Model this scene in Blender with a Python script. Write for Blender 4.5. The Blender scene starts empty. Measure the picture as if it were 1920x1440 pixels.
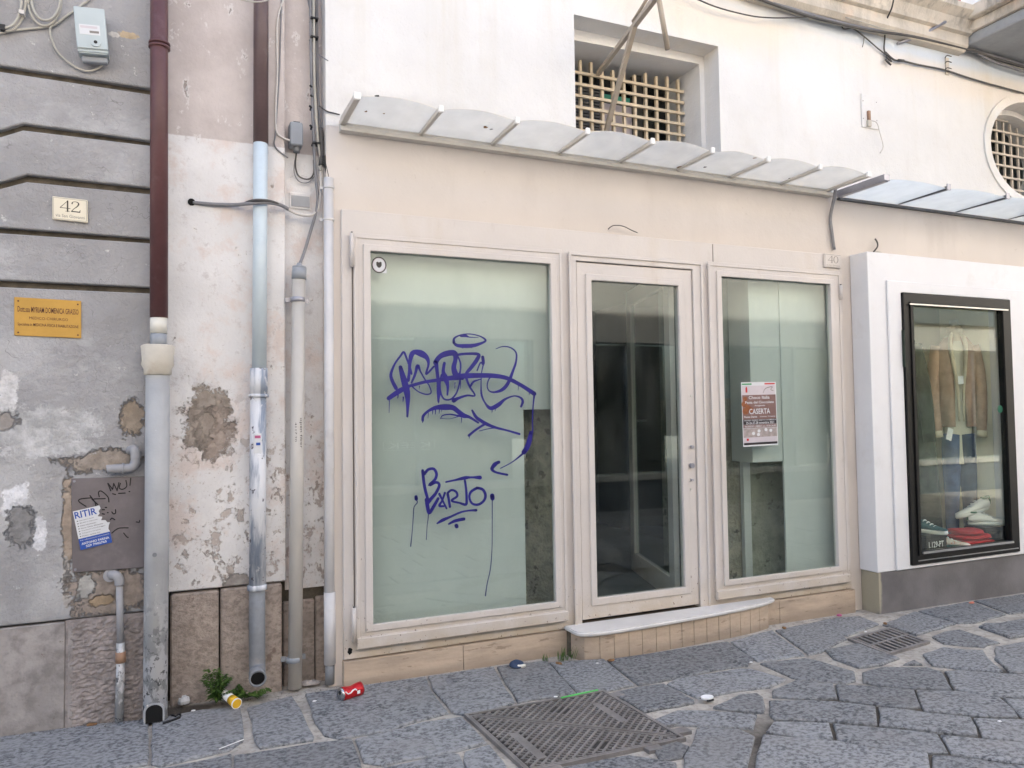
import bpy, bmesh, math, random
from mathutils import Vector, Matrix
from mathutils.geometry import tessellate_polygon
random.seed(7)
D = bpy.data
sc = bpy.context.scene
COL = sc.collection

# ------------------------------------------------------------------ camera
F = 1426.04; YAW, PITCH, ROLL = .410388, .039304, -.014723
CAM = Vector((0, -4.07881, 1.42))
W_ = Vector((math.sin(YAW)*math.cos(PITCH), math.cos(YAW)*math.cos(PITCH), math.sin(PITCH)))
r0 = Vector((math.cos(YAW), -math.sin(YAW), 0)); u0 = r0.cross(W_)
R_ = math.cos(ROLL)*r0 + math.sin(ROLL)*u0
U_ = -math.sin(ROLL)*r0 + math.cos(ROLL)*u0
cam = D.objects.new('camera', D.cameras.new('camera')); COL.objects.link(cam)
cam.matrix_world = Matrix(((R_.x, U_.x, -W_.x, CAM.x), (R_.y, U_.y, -W_.y, CAM.y), (R_.z, U_.z, -W_.z, CAM.z), (0, 0, 0, 1)))
cam.data.sensor_width = 36; cam.data.lens = 36*F/1920; cam.data.clip_start = .02; cam.data.clip_end = 600
sc.camera = cam

# ------------------------------------------------------------------ sky, sun, exposure
SUN_EL, SUN_AZ = math.radians(38), math.radians(28)      # sun behind the shop building: the street is in open shade
wd = D.worlds.new('World'); sc.world = wd; wd.use_nodes = True
nt = wd.node_tree; bg = nt.nodes['Background']
sky = nt.nodes.new('ShaderNodeTexSky'); sky.sky_type = 'NISHITA'; sky.sun_disc = False
sky.sun_elevation = SUN_EL; sky.sun_rotation = SUN_AZ; sky.dust_density = 6; sky.air_density = 1.0; sky.ozone_density = .3
nt.links.new(sky.outputs[0], bg.inputs[0]); bg.inputs[1].default_value = .14
sl = D.lights.new('sun', 'SUN'); sl.energy = 2.6; sl.angle = math.radians(.5); sl.color = (1, .97, .92)
so = D.objects.new('sun', sl); COL.objects.link(so)
sdir = Vector((math.sin(SUN_AZ)*math.cos(SUN_EL), math.cos(SUN_AZ)*math.cos(SUN_EL), math.sin(SUN_EL)))
so.rotation_euler = sdir.to_track_quat('Z', 'Y').to_euler(); so.location = (0, 3, 12)
vs = sc.view_settings; vs.view_transform = 'Standard'; vs.look = 'None'; vs.gamma = 1; vs.use_curve_mapping = False
vs.exposure = 2.32
sc.cycles.max_bounces = 8; sc.cycles.transparent_max_bounces = 12; sc.cycles.diffuse_bounces = 4; sc.cycles.glossy_bounces = 3

# ------------------------------------------------------------------ photo pixel -> place
def ray(px, py): return W_ + (px-960)/F*R_ - (py-720)/F*U_
def P(px, py, Y=0.0):
    d = ray(px, py); return CAM + d*((Y-CAM.y)/d.y)
S_, X0_ = -.0088, 2.0
def gz(x): return S_*(x-X0_)
def G(px, py, h=0.0):
    d = ray(px, py); t = (h + S_*(CAM.x-X0_) - CAM.z)/(d.z - S_*d.x); return CAM + d*t
def onZ(px, py, z):
    d = ray(px, py); return CAM + d*((z-CAM.z)/d.z)
def proj(p):
    d = p-CAM; w = d.dot(W_); return 960+F*d.dot(R_)/w, 720-F*d.dot(U_)/w
def wpx(px, py, n, Y=0.0): return (P(px+n, py, Y)-P(px, py, Y)).length * math.cos(0.2)

# ------------------------------------------------------------------ materials
def nn(t, ty, **k):
    n = t.nodes.new(ty)
    for a, b in k.items():
        if a.startswith('i_'):
            n.inputs[a[2:].replace('_', ' ')].default_value = b
        else: setattr(n, a, b)
    return n
def c4(c): return (c[0], c[1], c[2], 1)
class MT:
    def __init__(s, name):
        s.m = D.materials.new(name); s.m.use_nodes = True; s.t = s.m.node_tree
        s.b = s.t.nodes['Principled BSDF']; s.pos = nn(s.t, 'ShaderNodeNewGeometry').outputs['Position']
    def L(s, a, b): s.t.links.new(a, b)
    def noise(s, scale, detail=4, rough=.55, stretch=None, off=0):
        n = nn(s.t, 'ShaderNodeTexNoise'); n.inputs['Scale'].default_value = scale; n.inputs['Detail'].default_value = detail; n.inputs['Roughness'].default_value = rough
        v = s.pos
        m = nn(s.t, 'ShaderNodeMapping'); m.inputs['Location'].default_value = (off*1.37, off*.71, off*2.13)
        if stretch: m.inputs['Scale'].default_value = stretch
        s.L(v, m.inputs['Vector']); s.L(m.outputs[0], n.inputs['Vector'])
        return n.outputs['Fac']
    def ramp(s, v, a, b, lo=0., hi=1., smooth=True):
        n = nn(s.t, 'ShaderNodeMapRange'); n.interpolation_type = 'SMOOTHSTEP' if smooth else 'LINEAR'
        s.L(v, n.inputs[0])
        for i, x in zip((1, 2, 3, 4), (a, b, lo, hi)): n.inputs[i].default_value = x
        return n.outputs[0]
    def math(s, op, a, b=None):
        n = nn(s.t, 'ShaderNodeMath', operation=op)
        for i, x in enumerate((a, b)):
            if x is None: continue
            if isinstance(x, (int, float)): n.inputs[i].default_value = x
            else: s.L(x, n.inputs[i])
        return n.outputs[0]
    def mix(s, f, a, b):
        n = nn(s.t, 'ShaderNodeMix', data_type='RGBA')
        for sock, x in ((n.inputs[0], f), (n.inputs[6], a), (n.inputs[7], b)):
            if isinstance(x, (int, float)): sock.default_value = x
            elif isinstance(x, (tuple, list)): sock.default_value = c4(x)
            else: s.L(x, sock)
        return n.outputs[2]
    def vmask(s, c, r, amp=.6, ns=9., soft=.12, off=0):
        a = nn(s.t, 'ShaderNodeVectorMath', operation='SUBTRACT'); s.L(s.pos, a.inputs[0]); a.inputs[1].default_value = c
        q = nn(s.t, 'ShaderNodeVectorMath', operation='DIVIDE'); s.L(a.outputs[0], q.inputs[0]); q.inputs[1].default_value = r
        l = nn(s.t, 'ShaderNodeVectorMath', operation='LENGTH'); s.L(q.outputs[0], l.inputs[0])
        key = (round(ns), int(off*10) % 3)
        if not hasattr(s, 'nz'): s.nz = {}
        if key not in s.nz: s.nz[key] = s.noise(ns, 5, .62, off=off)
        no = s.nz[key]
        if 'hi' not in s.nz: s.nz['hi'] = s.noise(75, 4, .7, off=21)
        no = s.math('ADD', no, s.math('MULTIPLY', s.math('SUBTRACT', s.nz['hi'], .5), .55 if amp > 1 else 0.))
        d = s.math('ADD', l.outputs['Value'], s.math('MULTIPLY', s.math('SUBTRACT', no, .5), amp*2))
        return s.ramp(d, 1-soft, 1+soft, 1, 0)
    def sep(s, i):
        n = nn(s.t, 'ShaderNodeSeparateXYZ'); s.L(s.pos, n.inputs[0]); return n.outputs[i]
    def bump(s, hs, dist):
        n = nn(s.t, 'ShaderNodeBump'); n.inputs['Strength'].default_value = 1; n.inputs['Distance'].default_value = dist
        s.L(hs, n.inputs['Height']); s.L(n.outputs[0], s.b.inputs['Normal']); return n
    def done(s, col, rough=.6, metal=0, spec=.35):
        if isinstance(col, (tuple, list)): s.b.inputs['Base Color'].default_value = c4(col)
        else: s.L(col, s.b.inputs['Base Color'])
        if isinstance(rough, (int, float)): s.b.inputs['Roughness'].default_value = rough
        else: s.L(rough, s.b.inputs['Roughness'])
        s.b.inputs['Metallic'].default_value = metal; s.b.inputs['Specular IOR Level'].default_value = spec
        return s.m
def mul(c, k): return tuple(min(1, x*k) for x in c)
def basic(name, col, rough=.55, metal=0, var=.1, vs_=5, bump=.0006, bs=60, spec=.35, dirt=None, stretch=None, chips=None):
    s = MT(name)
    c = s.mix(s.ramp(s.noise(vs_, 4, stretch=stretch), .3, .7), mul(col, 1-var), mul(col, 1+var))
    c = s.mix(s.ramp(s.noise(vs_*9, 3), .35, .75, 0, .35), c, mul(col, 1-var*1.6))
    if dirt: c = s.mix(s.ramp(s.noise(vs_*2.3, 6, .65, off=3), .55, .72, 0, dirt[1]), c, dirt[0])
    if chips: c = s.mix(s.ramp(s.noise(chips[2], 5, .6, off=5), chips[1], chips[1]+.03), c, chips[0])
    if bump: s.bump(s.noise(bs, 4), bump)
    return s.done(c, rough, metal, spec)
M = {}

# painted plaster of the shop building (with runs of dirt below the cornice)
s = MT('white_plaster'); base = (.70, .692, .682)
c = s.mix(s.ramp(s.noise(1.3, 5), .3, .7), mul(base, .94), mul(base, 1.04))
strk = s.ramp(s.noise(3.2, 5, .65, stretch=(1, 1, .06), off=2), .50, .70, 0, .5)
strk = s.math('MULTIPLY', strk, s.ramp(s.sep(2), 2.9, 4.2, .15, 1))
c = s.mix(strk, c, (.58, .53, .44))
c = s.mix(s.math('MULTIPLY', s.vmask((3.3, 0, 4.15), (.85, 1, .22), .5, 3, .5), .55), c, (.78, .66, .5))
c = s.mix(s.math('MULTIPLY', s.vmask((5.2, 0, 4.24), (1.9, 1, .055), .25, 4, .6), .6), c, (.52, .62, .74))
c = s.mix(s.math('MULTIPLY', s.vmask((5.9, 0, 4.06), (1.4, 1, .12), .5, 4, .7), .5), c, (.76, .66, .55))
c = s.mix(s.math('MULTIPLY', s.vmask((1.2, 0, 3.13), (.5, 1, .09), .8, 7, .5), .25), c, (.4, .38, .36))
c = s.mix(s.ramp(s.noise(34, 4, off=8), .68, .74, 0, .12), c, (.4, .38, .36))
h = s.math('ADD', s.noise(5, 5), s.math('MULTIPLY', s.noise(70, 4), .18)); s.bump(h, .012)
c = s.mix(s.ramp(s.noise(2.4, 6, .7, off=27), .52, .70, 0, .35), c, (.60, .575, .55))
M['plaster'] = s.done(c, .75, 0, .25)

s = MT('beige_plaster'); base = (.61, .57, .545)
c = s.mix(s.ramp(s.noise(1.6, 5), .3, .7), mul(base, .95), mul(base, 1.04))
c = s.mix(s.ramp(s.noise(30, 4, off=8), .67, .73, 0, .25), c, (.4, .36, .33))
c = s.mix(s.ramp(s.noise(2.6, 5, .65, stretch=(1, 1, .22), off=5), .5, .7, 0, .4), c, (.50, .46, .44))
c = s.mix(s.ramp(s.sep(2), 2.55, 2.75, .45, 0), c, (.63, .55, .47))  # warm bounce light painted in above the fascia, fading upward
s.bump(s.math('ADD', s.noise(4, 5), s.math('MULTIPLY', s.noise(70, 4), .1)), .006)
M['plaster_low'] = s.done(c, .7, 0, .25)

# flaking pier
s = MT('flaking_plaster')
up = s.ramp(s.math('ADD', s.sep(2), s.math('MULTIPLY', s.math('SUBTRACT', s.noise(25, 4), .5), .012)), 2.862, 2.870)
lowc = s.mix(s.ramp(s.noise(2.5, 5), .35, .65), (.68, .67, .67), (.78, .77, .77))
lowc = s.mix(s.ramp(s.noise(4.5, 6, .65, off=6), .47, .64, 0, .8), lowc, (.66, .57, .53))
lowc = s.mix(s.ramp(s.noise(18, 6, .7, off=16), .55, .68, 0, .5), lowc, (.50, .46, .45))
upc = s.mix(s.ramp(s.noise(3.5, 6, .65), .3, .7), (.46, .41, .395), (.58, .525, .505))
upc = s.mix(s.ramp(s.noise(3, 4, .6, stretch=(1, 1, .2), off=4), .5, .7, 0, .4), upc, (.57, .535, .52))
c = s.mix(up, lowc, upc)
below = s.ramp(s.sep(2), 1.0, 1.9, 1, 0)
chip = s.math('MULTIPLY', s.ramp(s.noise(13, 6, .68, off=9), .575, .615), below)
c = s.mix(s.math('MULTIPLY', chip, .8), c, (.42, .35, .31))
chb = s.math('MULTIPLY', s.ramp(s.noise(48, 5, .7, off=23), .60, .64), below)
c = s.mix(s.math('MULTIPLY', chb, .6), c, (.36, .30, .27))
crk = s.math('MULTIPLY', s.ramp(s.noise(40, 6, .7, stretch=(1, 1, 2.2), off=11), .64, .68), s.ramp(s.sep(2), 1.6, 2.7, 1, .35))
c = s.mix(s.math('MULTIPLY', crk, .6), c, (.36, .32, .30))
h = s.math('ADD', s.math('MULTIPLY', s.noise(9, 5), .5), s.math('MULTIPLY', chip, -.25))
reg = None
for i, (px, py, rx, rz) in enumerate([(425, 965, 55, 60), (512, 900, 26, 170), (582, 840, 26, 120), (395, 1060, 80, 55), (385, 870, 55, 45), (500, 780, 30, 60), (600, 1000, 20, 150)]):
    q = P(px, py, .1); k = (P(px+100, py, .1)-q).length/100
    mk = s.vmask((q.x, .12, q.z), (rx*k, .3, rz*k), .5, 6, .7, off=i*.9); reg = mk if reg is None else s.math('MAXIMUM', reg, mk)
flk = s.math('ADD', s.math('ADD', s.noise(11, 6, .66, stretch=(1.3, 1, .8), off=31), s.math('MULTIPLY', s.noise(60, 4, .7, off=33), .14)), s.math('MULTIPLY', reg, .095))
flm = s.math('MULTIPLY', s.ramp(flk, .735, .775), .75); pale = s.ramp(flk, .67, .72)
c = s.mix(s.math('MULTIPLY', s.math('SUBTRACT', pale, flm), .55), c, (.74, .72, .71))
c = s.mix(flm, c, s.mix(s.ramp(s.noise(26, 5), .35, .7), (.27, .225, .195), (.46, .385, .34)))
h = s.math('ADD', h, s.math('MULTIPLY', flm, -.5))
for i, (px, py, rx, rz, col) in enumerate([(392, 775, 42, 44, (.33, .285, .245)), (405, 815, 30, 52, (.36, .30, .26)), (372, 800, 26, 40, (.34, .29, .25)), (448, 1092, 24, 16, (.36, .33, .31))]):
    q = P(px, py, .1); k = (P(px+100, py, .1)-q).length/100
    mk = s.vmask((q.x, .12, q.z), (rx*k, .3, rz*k), 1.15, 13, .16, off=i*.9)
    c = s.mix(mk, c, s.mix(s.ramp(s.noise(26, 5), .35, .7), mul(col, .8), mul(col, 1.2)))
    h = s.math('ADD', h, s.math('MULTIPLY', mk, -.5))
h = s.math('ADD', h, s.math('MULTIPLY', s.noise(60, 5, .65), .3))
s.bump(h, .009); M['flaking'] = s.done(c, .85, 0, .2)

# grey render of the left building
s = MT('grey_render'); base = (.325, .32, .325)
c = s.mix(s.ramp(s.noise(2.2, 5), .3, .7), mul(base, .86), mul(base, 1.12))
low = s.ramp(s.math('ADD', s.sep(2), s.math('MULTIPLY', s.noise(3, 5), .5)), 1.45, 1.85, 1, 0)
c = s.mix(s.math('MULTIPLY', low, .75), c, s.mix(s.ramp(s.noise(2.6, 5, off=2), .4, .62), (.30, .295, .30), (.47, .465, .465)))
c = s.mix(s.ramp(s.noise(17, 6, .68, off=7), .655, .68, 0, .75), c, (.55, .54, .53))
c = s.mix(s.ramp(s.noise(2.5, 4, .6, stretch=(1.5, 1, .12), off=4), .62, .72, 0, .35), c, (.5, .49, .49))
c = s.mix(s.ramp(s.noise(28, 5, .7, stretch=(1, 1, 3), off=12), .655, .675, 0, .7), c, (.17, .16, .155))
c = s.mix(s.ramp(s.noise(1.6, 6, .7, stretch=(1, 1, 1.6), off=15), .5, .66, 0, .45), c, (.52, .52, .53))
vr = nn(s.t, 'ShaderNodeTexVoronoi', feature='DISTANCE_TO_EDGE'); vr.inputs['Scale'].default_value = 2.3
mp = nn(s.t, 'ShaderNodeVectorMath', operation='ADD'); nzc = nn(s.t, 'ShaderNodeTexNoise'); nzc.inputs['Scale'].default_value = 7; s.L(s.pos, nzc.inputs['Vector']); s.L(s.pos, mp.inputs[0]); s.L(nzc.outputs['Color'], mp.inputs[1]); s.L(mp.outputs[0], vr.inputs['Vector'])
crack = s.math('MULTIPLY', s.ramp(vr.outputs['Distance'], .0, .006, 1, 0), s.ramp(s.noise(3, 3, off=19), .48, .56))
c = s.mix(s.math('MULTIPLY', crack, .7), c, (.15, .145, .14))
h = s.noise(7, 6, .6)
for i, (px, py, rx, rz, col) in enumerate([(240, 66, 16, 7, (.46, .36, .24)), (212, 64, 10, 5, (.6, .57, .53)), (248, 785, 24, 36, (.33, .27, .21)), (15, 740, 18, 45, (.60, .59, .59)), (35, 930, 26, 26, (.66, .66, .68)),
        (75, 1005, 13, 36, (.66, .66, .68)), (12, 955, 14, 14, (.66, .66, .68)), (42, 985, 26, 40, (.25, .245, .245)), (190, 865, 75, 20, (.32, .275, .235)), (127, 985, 11, 95, (.38, .31, .25)), (125, 1090, 8, 50, (.45, .42, .39)),
        (205, 1105, 75, 45, (.32, .27, .235)), (195, 1125, 24, 10, (.36, .27, .18)), (160, 1100, 16, 22, (.43, .42, .40)), (60, 800, 130, 40, (.46, .46, .465)), (95, 840, 90, 20, (.50, .50, .505)), (12, 790, 22, 22, (.36, .33, .31))]):
    q = P(px, py, -.02); k = (P(px+100, py, -.02)-q).length/100
    mk = s.vmask((q.x, -.02, q.z), (rx*k, .3, rz*k), 1.1, 12, .16, off=i*1.1)
    c = s.mix(mk, c, s.mix(s.ramp(s.noise(22, 5), .35, .7), mul(col, .8), mul(col, 1.15)))
    if col[0] < .45: h = s.math('ADD', h, s.math('MULTIPLY', mk, -.6))
h = s.math('ADD', s.math('MULTIPLY', h, 1.3), s.math('MULTIPLY', s.noise(50, 5, .65), .3))
s.bump(h, .02); M['grey'] = s.done(c, .85, 0, .2)
M['groove'] = basic('groove_dirt', (.10, .085, .065), .95, var=.3, vs_=20)

def stone(name, base, bump, sc1, pits=None, var=.16, aniso=None):
    s = MT(name)
    c = s.mix(s.ramp(s.noise(sc1*.2, 5), .3, .7), mul(base, 1-var), mul(base, 1+var))
    c = s.mix(s.ramp(s.noise(sc1, 5, .6, stretch=aniso), .4, .7), c, mul(base, .66))
    if pits: c = s.mix(s.ramp(s.noise(pits[0], 5, .6, off=5), pits[1], pits[1]+.05), c, pits[2])
    s.bump(s.math('ADD', s.noise(sc1, 5, .6, stretch=aniso), s.math('MULTIPLY', s.noise(sc1*4, 4), .3)), bump)
    return s.done(c, .85, 0, .25)
M['tuff_pink'] = stone('pink_beige_stone', (.385, .325, .285), .009, 38, (9, .63, (.22, .17, .145)), .12, aniso=(1, 1, 1.3))
M['tuff_grey'] = stone('pitted_grey_stone', (.33, .305, .295), .007, 14, (13, .655, (.17, .13, .11)), .22)
M['grit'] = basic('dirt_crumbs', (.12, .105, .09), .95, var=.5, vs_=60)
M['hammered'] = stone('hammered_stone', (.30, .265, .255), .004, 30, None, .15)
M['pier_stone'] = stone('rough_brown_stone', (.27, .245, .19), .02, 16, (12, .6, (.09, .08, .06)), .3)

M['pier_pale'] = stone('rough_green_stone', (.36, .36, .28), .015, 12, (12, .62, (.17, .165, .12)), .25)
# black lava paving
s = MT('basalt_paving')
oi = nn(s.t, 'ShaderNodeObjectInfo').outputs['Random']
n1 = s.noise(56, 4, .66, stretch=(.8, 1, 1)); n2 = s.noise(7, 5); n3 = s.noise(240, 2)
c = s.mix(s.ramp(n1, .36, .58), (.070, .073, .080), (.25, .257, .268))
c = s.mix(s.ramp(n2, .35, .7, 0, .5), c, (.25, .255, .262))
c = s.mix(s.ramp(s.noise(2.2, 4, off=3), .5, .7, 0, .4), c, (.19, .18, .175))
c = s.mix(s.ramp(s.noise(55, 3, off=6), .70, .73, 0, .8), c, (.30, .29, .28))
hv = nn(s.t, 'ShaderNodeHueSaturation'); s.L(c, hv.inputs['Color']); s.L(s.ramp(oi, 0, 1, .72, 1.22, False), hv.inputs['Value'])
s.bump(s.math('ADD', n1, s.math('MULTIPLY', n3, .2)), .006)
M['basalt'] = s.done(hv.outputs[0], s.ramp(n1, .3, .7, .75, .5), 0, .4)
# joint filling: pale cement near the wall, dark dirt among the courses at the right
s = MT('joint_filling')
c = s.mix(s.ramp(s.noise(6, 5), .3, .7), (.33, .305, .275), (.52, .485, .435))
c = s.mix(s.ramp(s.noise(40, 4), .45, .7, 0, .6), c, (.22, .20, .18))
a = G(1740, 1345); dk = s.vmask((a.x+.2, a.y-.15, 0), (1.35, .62, 1), .12, 8, .12)
a = G(200, 1352); dk2 = s.vmask((a.x, a.y+.02, 0), (.55, .10, 1), .3, 10, .2)
c = s.mix(s.math('MULTIPLY', s.math('MAXIMUM', dk, dk2), .9), c, (.05, .043, .036))
s.bump(s.noise(80, 5), .006); M['joint'] = s.done(c, .95, 0, .15)

# joinery paint, weathered near its feet
s = MT('cream_paint'); base = (.60, .558, .53)
c = s.mix(s.ramp(s.noise(2, 4), .3, .7), mul(base, .96), mul(base, 1.03))
c = s.mix(s.ramp(s.noise(4, 5, .6, stretch=(1, 1, .25), off=2), .52, .75, 0, .3), c, (.55, .47, .38))
lowm = s.ramp(s.sep(2), .12, .38, 1, 0)
c = s.mix(s.math('MULTIPLY', lowm, s.ramp(s.noise(6, 5, .65, off=9), .3, .65, .25, .85)), c, (.47, .39, .29))
c = s.mix(s.ramp(s.noise(9, 6, .7, stretch=(1.5, 1, .5), off=11), .58, .72, 0, .35), c, (.46, .40, .36))
chip = s.math('MULTIPLY', s.ramp(s.noise(55, 5, .6, off=4), .655, .67), s.ramp(s.sep(2), .15, .6, 1, .0))
chip2 = s.ramp(s.noise(38, 4, .6, off=14), .745, .755)
c = s.mix(s.math('MULTIPLY', s.math('MAXIMUM', chip, chip2), .85), c, (.13, .08, .055))
s.bump(s.math('ADD', s.noise(60, 3), s.math('MULTIPLY', chip, -2)), .0012)
M['paint'] = s.done(c, .42, 0, .4)
M['paint_dark'] = basic('door_gap', (.09, .07, .055), .9)
s = MT('travertine'); base = (.50, .40, .31)
c = s.mix(s.ramp(s.noise(5, 6, .65, stretch=(.5, 1, 2.5)), .3, .7), mul(base, .78), mul(base, 1.1))
c = s.mix(s.ramp(s.noise(20, 5, .6, stretch=(.4, 1, 2), off=3), .60, .66, 0, .6), c, (.2, .15, .11))
c = s.mix(s.ramp(s.sep(2), -.02, .06, .6, 0), c, (.22, .18, .145))
s.bump(s.noise(50, 4), .002); M['travertine'] = s.done(c, .55, 0, .35)
M['marble'] = basic('white_marble', (.66, .64, .62), .35, var=.07, vs_=4, dirt=((.45, .42, .38), .35), spec=.45)
M['white_case'] = basic('white_case_paint', (.72, .72, .735), .45, var=.025, vs_=2, bump=.0004, dirt=((.56, .54, .52), .3))
s = MT('dark_plinth'); base = (.155, .148, .152)
c = s.mix(s.ramp(s.noise(3, 5), .3, .7), mul(base, .75), mul(base, 1.25))
c = s.mix(s.vmask((4.53, -.06, .13), (.035, .14, .2), .5, 9, .3), c, (.36, .33, .25))
s.bump(s.noise(70, 4), .0015); M['plinth'] = s.done(c, .5, 0, .4)
M['black_frame'] = basic('black_anodised_frame', (.008, .008, .008), .4, var=.2, spec=.25, bump=0)
M['alu'] = basic('aluminium_strip', (.5, .5, .5), .3, .9, bump=0)

def glass(name, tint, r0=.04, rough=0.0):
    """thin pane: tinted see-through plus mirror by Schlick's law, the same from either side"""
    m = D.materials.new(name); m.use_nodes = True; t = m.node_tree; t.nodes.clear()
    o = nn(t, 'ShaderNodeOutputMaterial'); mx = nn(t, 'ShaderNodeMixShader'); tr = nn(t, 'ShaderNodeBsdfTransparent'); gl = nn(t, 'ShaderNodeBsdfGlossy'); ge = nn(t, 'ShaderNodeNewGeometry')
    tr.inputs[0].default_value = c4(tint); gl.inputs['Roughness'].default_value = rough; gl.inputs[0].default_value = (.95, 1, .98, 1)
    dt = nn(t, 'ShaderNodeVectorMath', operation='DOT_PRODUCT'); t.links.new(ge.outputs['Normal'], dt.inputs[0]); t.links.new(ge.outputs['Incoming'], dt.inputs[1])
    def mm(op, a, b=None):
        n = nn(t, 'ShaderNodeMath', operation=op)
        for i, x in enumerate((a, b)):
            if x is None: continue
            if isinstance(x, (int, float)): n.inputs[i].default_value = x
            else: t.links.new(x, n.inputs[i])
        return n.outputs[0]
    f = mm('ADD', mm('MULTIPLY', mm('POWER', mm('SUBTRACT', 1, mm('ABSOLUTE', dt.outputs['Value'])), 5), 1-r0), r0)
    df = nn(t, 'ShaderNodeBsdfDiffuse'); df.inputs[0].default_value = (.55, .55, .52, 1); nz = nn(t, 'ShaderNodeTexNoise'); nz.inputs['Scale'].default_value = 3.5; nz.inputs['Detail'].default_value = 6; nz.inputs['Roughness'].default_value = .68; mp = nn(t, 'ShaderNodeMapping'); mp.inputs['Scale'].default_value = (1.6, 1, .6)
    t.links.new(ge.outputs['Position'], mp.inputs[0]); t.links.new(mp.outputs[0], nz.inputs['Vector']); m2 = nn(t, 'ShaderNodeMixShader')
    t.links.new(mm('MULTIPLY', mm('MAXIMUM', mm('SUBTRACT', nz.outputs['Fac'], .42), 0), .09), m2.inputs[0])
    t.links.new(f, mx.inputs[0]); t.links.new(tr.outputs[0], mx.inputs[1]); t.links.new(gl.outputs[0], mx.inputs[2]); t.links.new(mx.outputs[0], m2.inputs[1]); t.links.new(df.outputs[0], m2.inputs[2]); t.links.new(m2.outputs[0], o.inputs[0])
    return m
M['glass'] = glass('green_window_glass', (.91, .95, .935), .05)
M['glass_case'] = glass('display_glass', (.965, .985, .95), .05)
M['glass_dark'] = glass('old_window_glass', (.5, .52, .52), .05)
M['clear_plastic'] = glass('clear_plastic', (.9, .9, .92), .03, .1)

def sheet(name, col, rough=.5, trans=.6):
    s = MT(name)
    c = s.mix(s.ramp(s.noise(9, 5), .3, .7), mul(col, .95), mul(col, 1.03))
    c = s.mix(s.ramp(s.noise(40, 5, .65, off=4), .68, .74, 0, .5), c, mul(col, .45))
    s.done(c, rough, 0, .4)
    tl = nn(s.t, 'ShaderNodeBsdfTranslucent'); s.L(c, tl.inputs[0]); mx = nn(s.t, 'ShaderNodeMixShader'); mx.inputs[0].default_value = trans
    out = s.t.nodes['Material Output']; s.L(s.b.outputs[0], mx.inputs[1]); s.L(tl.outputs[0], mx.inputs[2])
    tp = nn(s.t, 'ShaderNodeBsdfTransparent'); tp.inputs[0].default_value = c4(mul(col, 1.08)); m3 = nn(s.t, 'ShaderNodeMixShader'); m3.inputs[0].default_value = .28; s.L(mx.outputs[0], m3.inputs[1]); s.L(tp.outputs[0], m3.inputs[2]); s.L(m3.outputs[0], out.inputs[0])
    return s.m
M['poly_sheet'] = sheet('frosted_canopy_sheet', (.90, .875, .82), .45, .8)
M['blue_sheet'] = sheet('bluish_canopy_glass', (.92, .94, .92), .35, .85)

M['canopy_metal'] = basic('canopy_paint', (.60, .57, .52), .45, var=.06, vs_=4, dirt=((.36, .27, .18), .25))
M['white_cap'] = basic('white_cap', (.78, .77, .75), .4, var=.03)
M['steel'] = basic('grey_steel', (.36, .36, .40), .35, .6, var=.12)
M['steel_dark'] = basic('dark_steel', (.12, .125, .13), .5, .4, var=.2)
M['maroon'] = basic('maroon_pipe_paint', (.10, .044, .046), .38, var=.12, vs_=6, dirt=((.19, .13, .13), .25))
M['plum'] = basic('plum_pipe_paint', (.115, .078, .08), .38, var=.12, vs_=6, dirt=((.2, .17, .17), .3))
M['pipe_white'] = basic('white_pipe_band', (.66, .64, .58), .6, var=.05)
M['pipe_grey'] = basic('grey_cast_pipe', (.36, .37, .39), .6, var=.12, vs_=4, dirt=((.25, .25, .26), .4), chips=((.62, .62, .62), .68, 26))
s = MT('flaked_grey_pipe')
c = s.mix(s.ramp(s.noise(4, 5), .3, .7), (.31, .315, .325), (.40, .405, .41))
lowm = s.ramp(s.sep(2), .1, .75, 1, 0)
c = s.mix(s.math('MULTIPLY', s.ramp(s.noise(9, 6, .65, stretch=(1, 1, .5), off=3), .48, .53), lowm), c, (.66, .66, .68))
c = s.mix(s.math('MULTIPLY', s.ramp(s.noise(34, 5, .65, off=8), .56, .6), lowm), c, (.10, .10, .11))
c = s.mix(s.ramp(s.noise(30, 5, .6, off=2), .69, .7), c, (.68, .68, .68))
s.bump(s.noise(40, 4), .0025); M['pipe_flaked'] = s.done(c, .6, 0, .35)
M['terracotta_hub'] = basic('cream_pipe_hub', (.55, .51, .44), .6, var=.12, dirt=((.4, .29, .2), .4))
M['pipe_blue'] = basic('pale_blue_pipe', (.55, .63, .68), .42, var=.06, vs_=3, dirt=((.30, .42, .48), .25), stretch=(1, 1, .3))
s = MT('weathered_blue_pipe')
c = s.mix(s.ramp(s.noise(6, 6, .6, stretch=(2.5, 1, .35), off=1), .47, .62), (.66, .67, .70), (.24, .28, .35))
c = s.mix(s.ramp(s.noise(24, 5, .65, off=4), .62, .66), c, (.12, .11, .13))
c = s.mix(s.ramp(s.noise(15, 5, .65, off=7), .58, .63, 0, .8), c, (.68, .68, .69))
s.bump(s.noise(40, 4), .002); M['pipe_weathered'] = s.done(c, .55, 0, .35)
M['pipe_lead'] = basic('old_grey_pipe', (.21, .22, .235), .6, .1, var=.2, dirt=((.3, .26, .23), .4))
M['pipe_beige'] = basic('beige_pvc', (.50, .475, .44), .38, var=.05, vs_=2, dirt=((.36, .33, .29), .3))
M['pipe_cap'] = basic('grey_pvc_cap', (.30, .32, .35), .4, var=.05)
M['pipe_lilac'] = basic('white_painted_pipe', (.60, .59, .595), .5, var=.05, vs_=3, dirt=((.4, .36, .36), .3))
M['pvc_grey'] = basic('pale_grey_pvc', (.30, .30, .315), .45, var=.08, dirt=((.25, .23, .22), .35))
M['orange_tape'] = basic('brown_coupling', (.33, .20, .13), .7, var=.2)
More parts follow.
